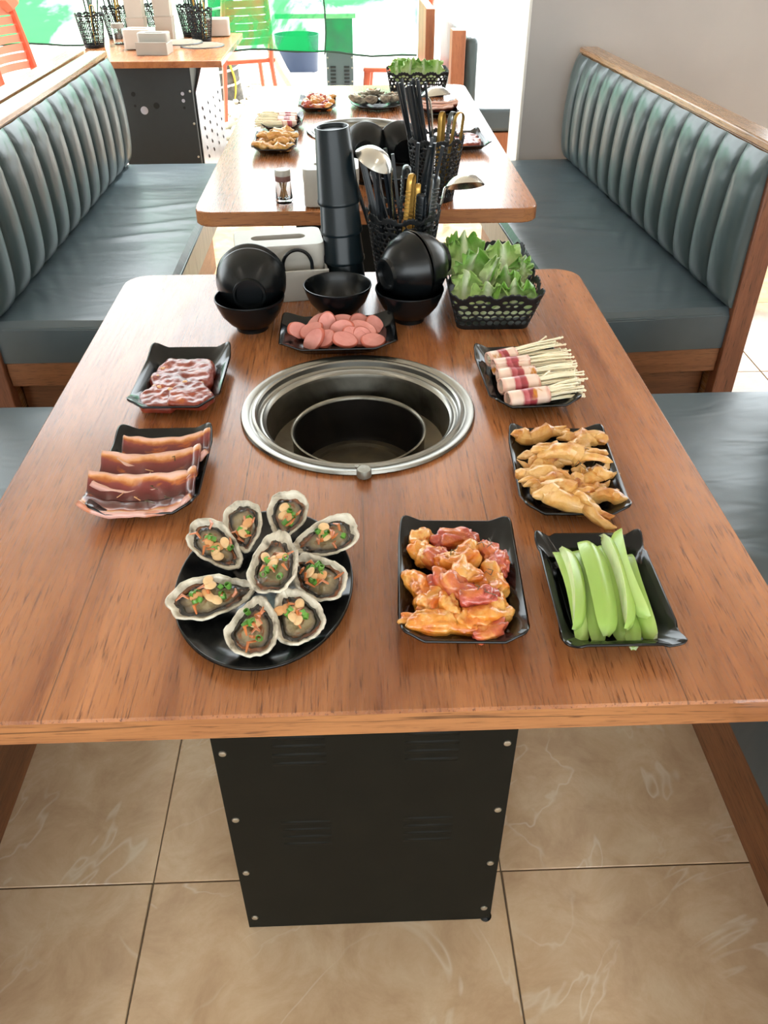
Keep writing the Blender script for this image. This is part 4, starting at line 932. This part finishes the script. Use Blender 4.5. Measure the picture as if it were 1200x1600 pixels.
pt = MB().grid(6, 6, lambda u, v: ((u - .5) * .04, (v - .5) * .004 + .004 * math.sin(u * 6), v * .022 + .004 * math.sin(u * 9))).build('tissue', M_TISSUE); pt.location = (-.055, 2.025, .838); tag(pt, 'white tissue poking out of the far box slot', 'tissue')
jr = thing('toothpick_jar', 'small glass toothpick jar with white lid on the far table', 'jar', (-.171, 2.03, .75))
MB().lathe([(0, 0), (.0195, 0), (.021, .004), (.0205, .012), (.018, .05), (.017, .054), (.0155, .052), (.0165, .046), (.0178, .014), (.016, .009), (0, .008)], 32).build('glass', M_GLASS, jr)
MB().lathe([(.0185, .050), (.0185, .062), (.0, .062)], 28).build('band', plain('brown_band', '#6d4a44', .5), jr)
MB().lathe([(.0188, .0622), (.0188, .073), (.017, .0755), (0, .0755)], 28).build('cap', M_WHITEP, jr)
mb = MB(); rnd = random.Random(2)
for k in range(28):
    a = rnd.uniform(0, 6.28); r = .009 * math.sqrt(rnd.random()); mb.tube([(r * math.cos(a) * 1.2, r * math.sin(a) * 1.2, .010), (r * .6 * math.cos(a), r * .6 * math.sin(a), .03), (r * 1.1 * math.cos(a), r * 1.1 * math.sin(a), .049)], .0009, 5)
o = mb.build('toothpicks', M_TOOTH, jr); o['kind'] = 'stuff'
# ================================================================ PERFORATED BASKETS
def perforated(nu, nv, pos, f, wrap=False):
    G = [[f(i / nu, j / nv) for i in range(nu + 1)] for j in range(nv + 1)]
    V = []; F = []; vid = {}; eid = {}
    def vert(i, j):
        k = (i % nu if wrap else i, j)
        if k not in vid: vid[k] = len(V); V.append(pos(i / nu, j / nv))
        return vid[k]
    def edge(i0, j0, i1, j1):
        a, b = (i0 % nu if wrap else i0, j0), (i1 % nu if wrap else i1, j1); k = (min(a, b), max(a, b))
        if k not in eid:
            g0, g1 = G[j0][i0], G[j1][i1]; t = g0 / (g0 - g1); t = min(.98, max(.02, t))
            eid[k] = len(V); V.append(pos((i0 + (i1 - i0) * t) / nu, (j0 + (j1 - j0) * t) / nv))
        return eid[k]
    for j in range(nv):
        for i in range(nu):
            cs = [(i, j), (i + 1, j), (i + 1, j + 1), (i, j + 1)]; poly = []
            for k in range(4):
                a, b = cs[k], cs[(k + 1) % 4]; ga, gb = G[a[1]][a[0]], G[b[1]][b[0]]
                if ga > 0: poly.append(vert(*a))
                if (ga > 0) != (gb > 0): poly.append(edge(a[0], a[1], b[0], b[1]))
            if len(poly) >= 3: F.append(poly)
    return V, F
def lace(s, t, H, pitch, crest):
    """s along the wall (in units of crest period), t height in metres -> >0 solid"""
    P_ = crest; x = (s - math.floor(s) - .5) * P_; top = H - .012 + .012 * max(0, math.cos(PI * x / P_)) ** .6 + .0016 * math.cos(2 * PI * s * 5)
    g = top - t
    if t < .006: return min(g, 1)
    zc = H - .014
    if t > H - .030:  # flowers: an eye and petals
        g = min(g, math.hypot(x / 1.5, t - zc) - .0044)
        for (px, pz, r) in ((-.0122, -.002, .0036), (.0122, -.002, .0036), (-.0062, -.0098, .0031), (.0062, -.0098, .0031)):
            g = min(g, math.hypot((x - px) / 1.25, t - zc - pz) - r)
        xo = P_ / 2 - abs(x); g = min(g, max(abs(xo) / 1.5 + (t - (H - .027)) * .9 - .006, (H - .034) - t) if False else math.hypot(xo / 1.5, t - (H - .0250)) - .0048)
    else:
        row = math.floor((H - .031 - t) / pitch); tz = H - .031 - (row + .5) * pitch; sx = s * P_ / (P_ / round(P_ / (pitch * 1.25))); per = P_ / round(P_ / (pitch * 1.25))
        xx = (s * P_ / per + .5 * (row % 2)); xx = (xx - math.floor(xx) - .5) * per
        if tz > .008: g = min(g, math.hypot(xx / 1.12, t - tz) - pitch * .455)
    return g
def rect_basket(label, loc, rz, a0=.060, b0=.103, a1=.079, b1=.132, H=.072, mat=M_BASK, res=1.0):
    t = thing('lace_basket', label, 'basket', loc, rz)
    def per(a, b, r=.018): return 4 * (a + b) - 8 * r + 2 * PI * r
    def rr(u, a, b, r):
        L_ = per(a, b, r); d = (u % 1.0) * L_
        segs = [(2 * (a - r), 0), (PI / 2 * r, 1), (2 * (b - r), 0), (PI / 2 * r, 1), (2 * (a - r), 0), (PI / 2 * r, 1), (2 * (b - r), 0), (PI / 2 * r, 1)]
        st_ = [(-(a - r), -b, 0), (a - r, -b + r, -90), (a, -(b - r), 90), (a - r, b - r, 0), (a - r, b, 180), (-(a - r), b - r, 90), (-a, b - r, 270), (-(a - r), -(b - r), 180)]
        for (l, k), s_ in zip(segs, st_):
            if d <= l + 1e-9:
                if k == 0:
                    an = R(s_[2]); return (s_[0] + d * math.cos(an), s_[1] + d * math.sin(an))
                an = R(s_[2] + 90 * d / l); return (s_[0] + r * math.cos(an), s_[1] + r * math.sin(an))
            d -= l
        return (st_[0][0], st_[0][1])
    nper = 14
    def pos(u, v):
        a = a0 + (a1 - a0) * v; b = b0 + (b1 - b0) * v; x, y = rr(u + .0, a, b, .014 + .006 * v); return (x, y, v * H)
    Ltop = per((a0 + a1) / 2, (b0 + b1) / 2); crest = Ltop / nper
    V, F = perforated(int(340 * res), int(44 * res), pos, lambda u, v: lace(u * nper, v * H, H, .0108, crest), True)
    mb = MB().add(V, F); mb.open = True; solid(mb.build('lace_wall', mat, t), .0022, 0)
    rbox(MB(), -a0 - .001, a0 + .001, -b0 - .001, b0 + .001, .0005, .003, .014).build('base', mat, t)
    return t
def round_basket_mesh(r0=.046, r1=.067, H=.145, n=230, m=60):
    nper = 11; crest = 2 * PI * (r0 + r1) / 2 / nper
    def pos(u, v):
        r = r0 + (r1 - r0) * v; return (r * math.cos(2 * PI * u), r * math.sin(2 * PI * u), v * H)
    V, F = perforated(n, m, pos, lambda u, v: lace(u * nper, v * H, H, .0085, crest), True)
    mb = MB().add(V, F); mb.open = True; return mb.mesh('lace_wall', M_BASK)
ME_RB = round_basket_mesh(); ME_RB2 = round_basket_mesh(n=150, m=40)
ME_RBASE = MB().lathe([(0, .0005), (.0465, .0005), (.0465, .003), (0, .003)], 40).mesh('base', M_BASK)
def round_basket(label, loc, me=ME_RB, sc_=1.0):
    t = thing('utensil_basket', label, 'basket', loc); o = inst('lace_wall', me, t); solid(o, .0022, 0); inst('base', ME_RBASE, t)
    if sc_ != 1: t.scale = (sc_,) * 3
    return t
rect_basket('black lace edged basket of lettuce on the near table', (.2315, 1.392, .75), R(-1))
rect_basket('black lace basket of lettuce at the end of the far table', (.238, 3.35, .75), R(90), .060, .095, .075, .112, .085)
UB1 = Vector((.086, 1.490, .75)); UB2 = Vector((.192, 2.045, .75))
round_basket('round black lace basket of utensils on the near table', UB1); round_basket('round black lace basket of utensils on the far table', UB2)
# ---- lettuce
def leaf(label, loc, rot, ln, wd, mat, seed, curl=.5, fold=.6, grp=None):
    def fn(u, v):
        a = 2 * u - 1; w_ = wd * (.30 + .70 * math.sin(PI * min(1, .10 + .74 * v)) ** .9) / 2 * (1 + .08 * nz((a * .8 + 3, v * 7, 0), 1, seed))
        ed = abs(a) ** 3 * (.3 + .7 * v); ruf = ed * (.011 * math.sin(v * 21 + seed * 2 + a * 2) + .007 * nz((a * 3, v * 16, 0), 1, seed) + .005 * math.sin(v * 43 + seed))
        tip = v ** 4 * .010 * math.sin(a * 9 + seed) + v * .004 * nz((a * 6, v * 8, 1), 1, seed)
        x = a * w_ * (1 - .12 * fold * abs(a)); z0 = fold * wd * .42 * a * a * (1 - .35 * v) + ruf + tip + .004 * nz((u * 4, v * 5, 0), 1, seed)
        th = curl * v; y = ln * (math.sin(th) / curl if abs(curl) > .01 else v); z = ln * ((1 - math.cos(th)) / curl if abs(curl) > .01 else 0)
        n_ = (-math.sin(th), math.cos(th)); e = 1 + (.07 * nz((a * 3.5, 0, 0), 1, seed) - .08 * a * a) * v ** 3
        return (x, (y + n_[0] * z0) * e, z + n_[1] * z0)
    o = MB().grid(30, 40, fn).build('lettuce_leaf', mat); o.location = loc; o.rotation_euler = tuple(R(q) for q in rot); solid(o, .0009, 0); return tag(o, label, 'lettuce', grp)
# rot: leaf grows along +Y, face up +Z; tilt about X raises the tip
leaf('tall ruffled green lettuce leaf standing at the back of the basket', (.196, 1.42, .775), (78, 0, 4), .092, .078, M_LEAF, 1, -.6, .9)
leaf('green lettuce leaf with frilled edge leaning to the bowl side', (.192, 1.375, .765), (64, 12, 20), .092, .090, M_LEAF, 2, .8, .6)
leaf('narrow pale folded lettuce leaf in the middle of the basket', (.214, 1.355, .785), (58, 20, -24), .072, .036, M_LEAFP, 3, .6, 1.6)
leaf('broad green lettuce leaf at the front right of the basket', (.268, 1.308, .762), (62, -6, -6), .070, .090, M_LEAF, 4, 1.2, .5)
leaf('bright green lettuce leaf curling over the right side', (.262, 1.345, .775), (48, -10, -30), .062, .075, M_LEAF, 5, 1.5, .7)
leaf('pale lettuce heart leaf at the front of the basket', (.222, 1.300, .765), (52, 0, 4), .060, .085, M_LEAFP, 6, 1.0, .5)
leaf('pale lettuce stalk leaf low in the front left corner', (.182, 1.305, .762), (48, 10, 16), .080, .062, M_LEAFP, 7, .7, .7)
leaf('pale yellow lettuce leaf lying at the back right', (.262, 1.405, .785), (34, -8, -14), .075, .078, M_LEAFP, 8, 1.0, .6)
leaf('translucent pale leaf sticking out at the back left corner', (.172, 1.45, .785), (82, 0, 12), .066, .040, M_LEAFP, 9, .2, .6)
leaf('small bright lettuce tip beside the broad green leaf', (.292, 1.385, .790), (36, -14, -40), .050, .050, M_LEAF, 10, 1.3, .8)
for k, (x, y, rz, tl) in enumerate(((.175, 3.32, 30, 50), (.215, 3.32, 10, 62), (.255, 3.32, -10, 58), (.295, 3.34, -40, 50), (.225, 3.36, 0, 70), (.185, 3.37, 40, 60))):
    leaf('pale green lettuce leaf %s in the basket on the far table' % ('at the left front', 'at the front centre', 'at the front right centre', 'at the right end', 'standing in the middle back', 'at the left back')[k], (x, y, .785), (tl, 0, rz), .085, .09, M_LEAFP if k % 2 else M_LEAF, 20 + k, .7, .6, 'lettuce on the far table')
# ================================================================ UTENSILS
ME_CS = MB().tube([(0, 0, 0), (0, 0, .10), (0, 0, .225), (0, 0, .2255)], [.0022, .0030, .0038, .003], 4, up=(1, 0, 0)).mesh('chopstick', M_STICK, False)
def chopsticks(base, n, seed, dirx, labels, grp, spread=.03, zl=.0):
    rnd = random.Random(seed); os_ = []
    for k in range(n):
        b = Vector(base) + Vector((rnd.uniform(-.02, .02), rnd.uniform(-.02, .02), .006)); d = Vector((dirx + rnd.uniform(-.12, .12), rnd.uniform(-.14, .18), 1)).normalized()
        o = inst('chopstick', ME_CS); aim(o, b + d * zl, b + d * (1 + zl), rnd.uniform(0, 1.5)); tag(o, labels, 'chopstick', grp); os_.append(((b + d * (.22 + zl)).x, k, o))
    for i, (x, k, o) in enumerate(sorted(os_)): o['label'] = labels + ', %s from the left at the tip' % ORD[i]
chopsticks(UB1 + Vector((-.012, .005, 0)), 16, 3, -.20, 'black chopstick of the near basket bunch', 'chopsticks toward the cup stack', zl=.004)
chopsticks(UB1 + Vector((.012, .018, 0)), 6, 5, .10, 'black chopstick at the back of near basket', 'chopsticks at the back of near basket', zl=.025)
chopsticks(UB2 + Vector((-.015, .0, 0)), 16, 7, -.22, 'black chopstick in the far utensil basket', 'chopsticks in the far basket', zl=.03)
def ladle(label, base, top, ctr, face, r=.034, mat=M_SPOON):
    base, top, ctr, face = Vector(base), Vector(top), Vector(ctr), Vector(face).normalized()
    t = thing('ladle', label, 'ladle', tuple(base)); q = Vector((0, 0, 1)).rotation_difference(face).to_matrix().to_4x4()
    d = top - base; c = ctr - base; e = (d - c); e -= face * e.dot(face); rimp = c + e.normalized() * r * .97
    MB().tube([(0, 0, 0), d * .5, d * .94, d * .5 + rimp * .5 + Vector((0, 0, .006)), rimp], [.0045, .0042, .0042, .0045, .004], 8, flat=.55).build('handle', mat, t)
    MB().lathe([(0, -.020), (.012, -.0188), (.022, -.0150), (.030, -.0075), (r, 0), (r - .0015, .0004), (.028, -.0075), (.02, -.0135), (.011, -.017), (0, -.0182)], 40, 0, Matrix.Translation(c) @ q).build('scoop', mat, t); return t
ladle('steel ladle with its round back up beside the cup stack', UB1 + Vector((-.01, -.005, .01)), (.062, 1.478, .950), (.034, 1.476, .978), (-.42, .22, -.88), .035)
ladle('steel ladle hanging out on the right of the near utensil basket', UB1 + Vector((.02, .01, .01)), (.160, 1.515, .905), (.198, 1.52, .922), (.05, -.42, -.9), .036)
ladle('steel ladle above the far utensil basket', UB2 + Vector((.0, .0, .01)), (.180, 2.04, .950), (.190, 2.065, .972), (.1, -.2, -.95), .037)
def tongs(label, base, top, mat, spread=.016, wd=.006, rz=0, teeth=True):
    base, top = Vector(base), Vector(top); t = thing('tongs', label, 'tongs', tuple(base)); d = top - base; ln = d.length
    aim(t, base, top); t.rotation_euler.rotate_axis('Z', rz)
    pts = [(-spread, 0, 0), (-spread * 1.1, 0, ln * .5), (-spread * .9, 0, ln * .9)] + [(-spread * .9 * math.cos(PI * k / 8), 0, ln * .93 + spread * math.sin(PI * k / 8)) for k in range(9)] + [(spread * .9, 0, ln * .9), (spread * 1.1, 0, ln * .5), (spread, 0, 0)]
    MB().tube(pts, wd, 8, flat=.28, up=(1, 0, 0)).build('spring_arm', mat, t)
    if teeth:
        for s_ in (-1, 1):
            for k in range(12): bbox('grip_tooth', s_ * spread * 1.06 - .0022, s_ * spread * 1.06 + .0022, -wd * .9, wd * .9, ln * (.50 + .033 * k), ln * (.50 + .033 * k) + .0025, mat, t, .0006, 1)
    return t
tongs('brass coloured tongs with looped end in the near utensil basket', UB1 + Vector((-.002, -.028, .01)), UB1 + Vector((.012, -.036, .212)), M_GOLD, .0135, .0045, R(8))
tongs('serrated steel tongs behind the brass ones', UB1 + Vector((-.004, .002, .01)), UB1 + Vector((.006, .006, .222)), M_DKST, .006, .010, R(70))
tongs('second smaller brass tongs beside the looped ones', UB1 + Vector((.016, -.026, .01)), UB1 + Vector((.024, -.030, .198)), M_GOLD, .008, .0045, R(20))
tongs('dark steel tongs leaning at the right of near basket', UB1 + Vector((.030, -.004, .01)), UB1 + Vector((.054, -.004, .205)), M_DKST, .008, .009, R(40))
tongs('black handled tongs in front of the small brass tongs', UB1 + Vector((.024, -.036, .01)), UB1 + Vector((.029, -.042, .186)), M_STICK, .005, .008, R(10))
for k, (dx, lbl, m_) in enumerate(((.012, 'brass tongs in the far utensil basket, next to the ladle', M_GOLD), (.036, 'steel tongs in the middle of the far utensil basket', M_DKST), (.052, 'outermost brass tongs in the far utensil basket', M_GOLD))):
    tongs(lbl, UB2 + Vector((dx * .6, -.01, .01)), UB2 + Vector((dx, -.014 - .004 * k, .195)), m_, .014, .005, R(15 - 20 * k), k == 1)
# ================================================================ SIDE TABLE CLUTTER
for k, (x, y, lbl) in enumerate(((-1.262, 4.62, 'grey lace basket at the outer corner of the side table'), (-1.215, 4.93, 'grey lace basket behind the white jar on side table'), (-1.02, 5.03, 'dark lace basket at the back of the side table'), (-.838, 4.985, 'dark lace basket beside the beige cup tower'), (-.762, 4.80, 'dark lace basket standing over the round grill net'))):
    t = round_basket(lbl, (x, y, .75), ME_RB2, 1.0)
    rnd = random.Random(k); os_ = []
    for q in range(7):
        o = inst('chopstick', ME_CS); d = Vector((rnd.uniform(-.22, .2), rnd.uniform(-.15, .15), 1)).normalized(); b = Vector((x + rnd.uniform(-.02, .02), y + rnd.uniform(-.02, .02), .756)); aim(o, b, b + d); tag(o, 'x', 'chopstick', 'chopsticks on the side table'); os_.append(((b + d * .2).x, q, o))
    for i, (xx, q, o) in enumerate(sorted(os_)): o['label'] = 'dark chopstick %s from left in the %s basket on side table' % (ORD[i], ('outer corner', 'jar side', 'back row', 'carton side', 'grill net')[k])
    tongs('brass tongs in the ' + lbl, Vector((x + .015, y, .76)), Vector((x + .022, y - .01, .93)), M_GOLD, .010, .006, R(30 * k), False)
tissue_box('cream tissue box at the back of two on the side table', (-1.02, 4.56, .75), R(-6), M_CREAM, .14, .12, .085, True, False)
tissue_box('white tissue box with pocket in front on the side table', (-.925, 4.40, .75), R(-3), M_WHITEP, .145, .12, .085)
tissue_box('cream tissue box by the tree end of the side table', (-.700, 5.00, .75), R(4), M_CREAM, .12, .11, .08, True, False)
ME_BC = MB().lathe([(0, 0), (.055, 0), (.062, .10), (.064, .105), (.060, .105), (.053, .006), (0, .005)], 4).mesh('paper_carton', M_CREAM, False)
for k in range(3):
    for j in range(2):
        o = inst('paper_carton', ME_BC, None, (-1.085 + .13 * j, 4.83 + .05 * j, .75 + .105 * k), (0, 0, PI / 4)); tag(o, '%s beige carton of the %s stack on the side table' % (('bottom', 'middle', 'top')[k], ('nearer', 'farther')[j]), 'carton', 'beige cartons')
for (x, y, lbl) in ((-.735, 4.62, 'round wire grill net at the front edge of side table'), (-.85, 4.68, 'round wire grill net behind the tissue boxes')):
    g = thing('grill_net', lbl, 'grill net', (x, y, .751 + (.007 if x < -.8 else 0))); MB().tube([(.105 * math.cos(2 * PI * k / 48), .105 * math.sin(2 * PI * k / 48), .003) for k in range(49)], .003, 6).build('hoop', M_DKST, g)
    mb = MB()
    for k in range(-7, 8):
        h = math.sqrt(.105 ** 2 - (k * .0135) ** 2); mb.tube([(k * .0135, -h, .003), (k * .0135, h, .003)], .0012, 4); mb.tube([(-h, k * .0135, .0045), (h, k * .0135, .0045)], .0012, 4)
    mb.build('wire_mesh', M_SPOON, g)['kind'] = 'stuff'
jj = thing('toothpick_jar', 'glass jar between the grey baskets on the side table', 'jar', (-1.16, 4.72, .75)); MB().lathe([(0, 0), (.03, 0), (.03, .07), (.028, .07), (.027, .004), (0, .004)], 24).build('glass', M_GLASS, jj); MB().lathe([(.031, .07), (.031, .09), (0, .09)], 24).build('cap', M_WHITEP, jj)
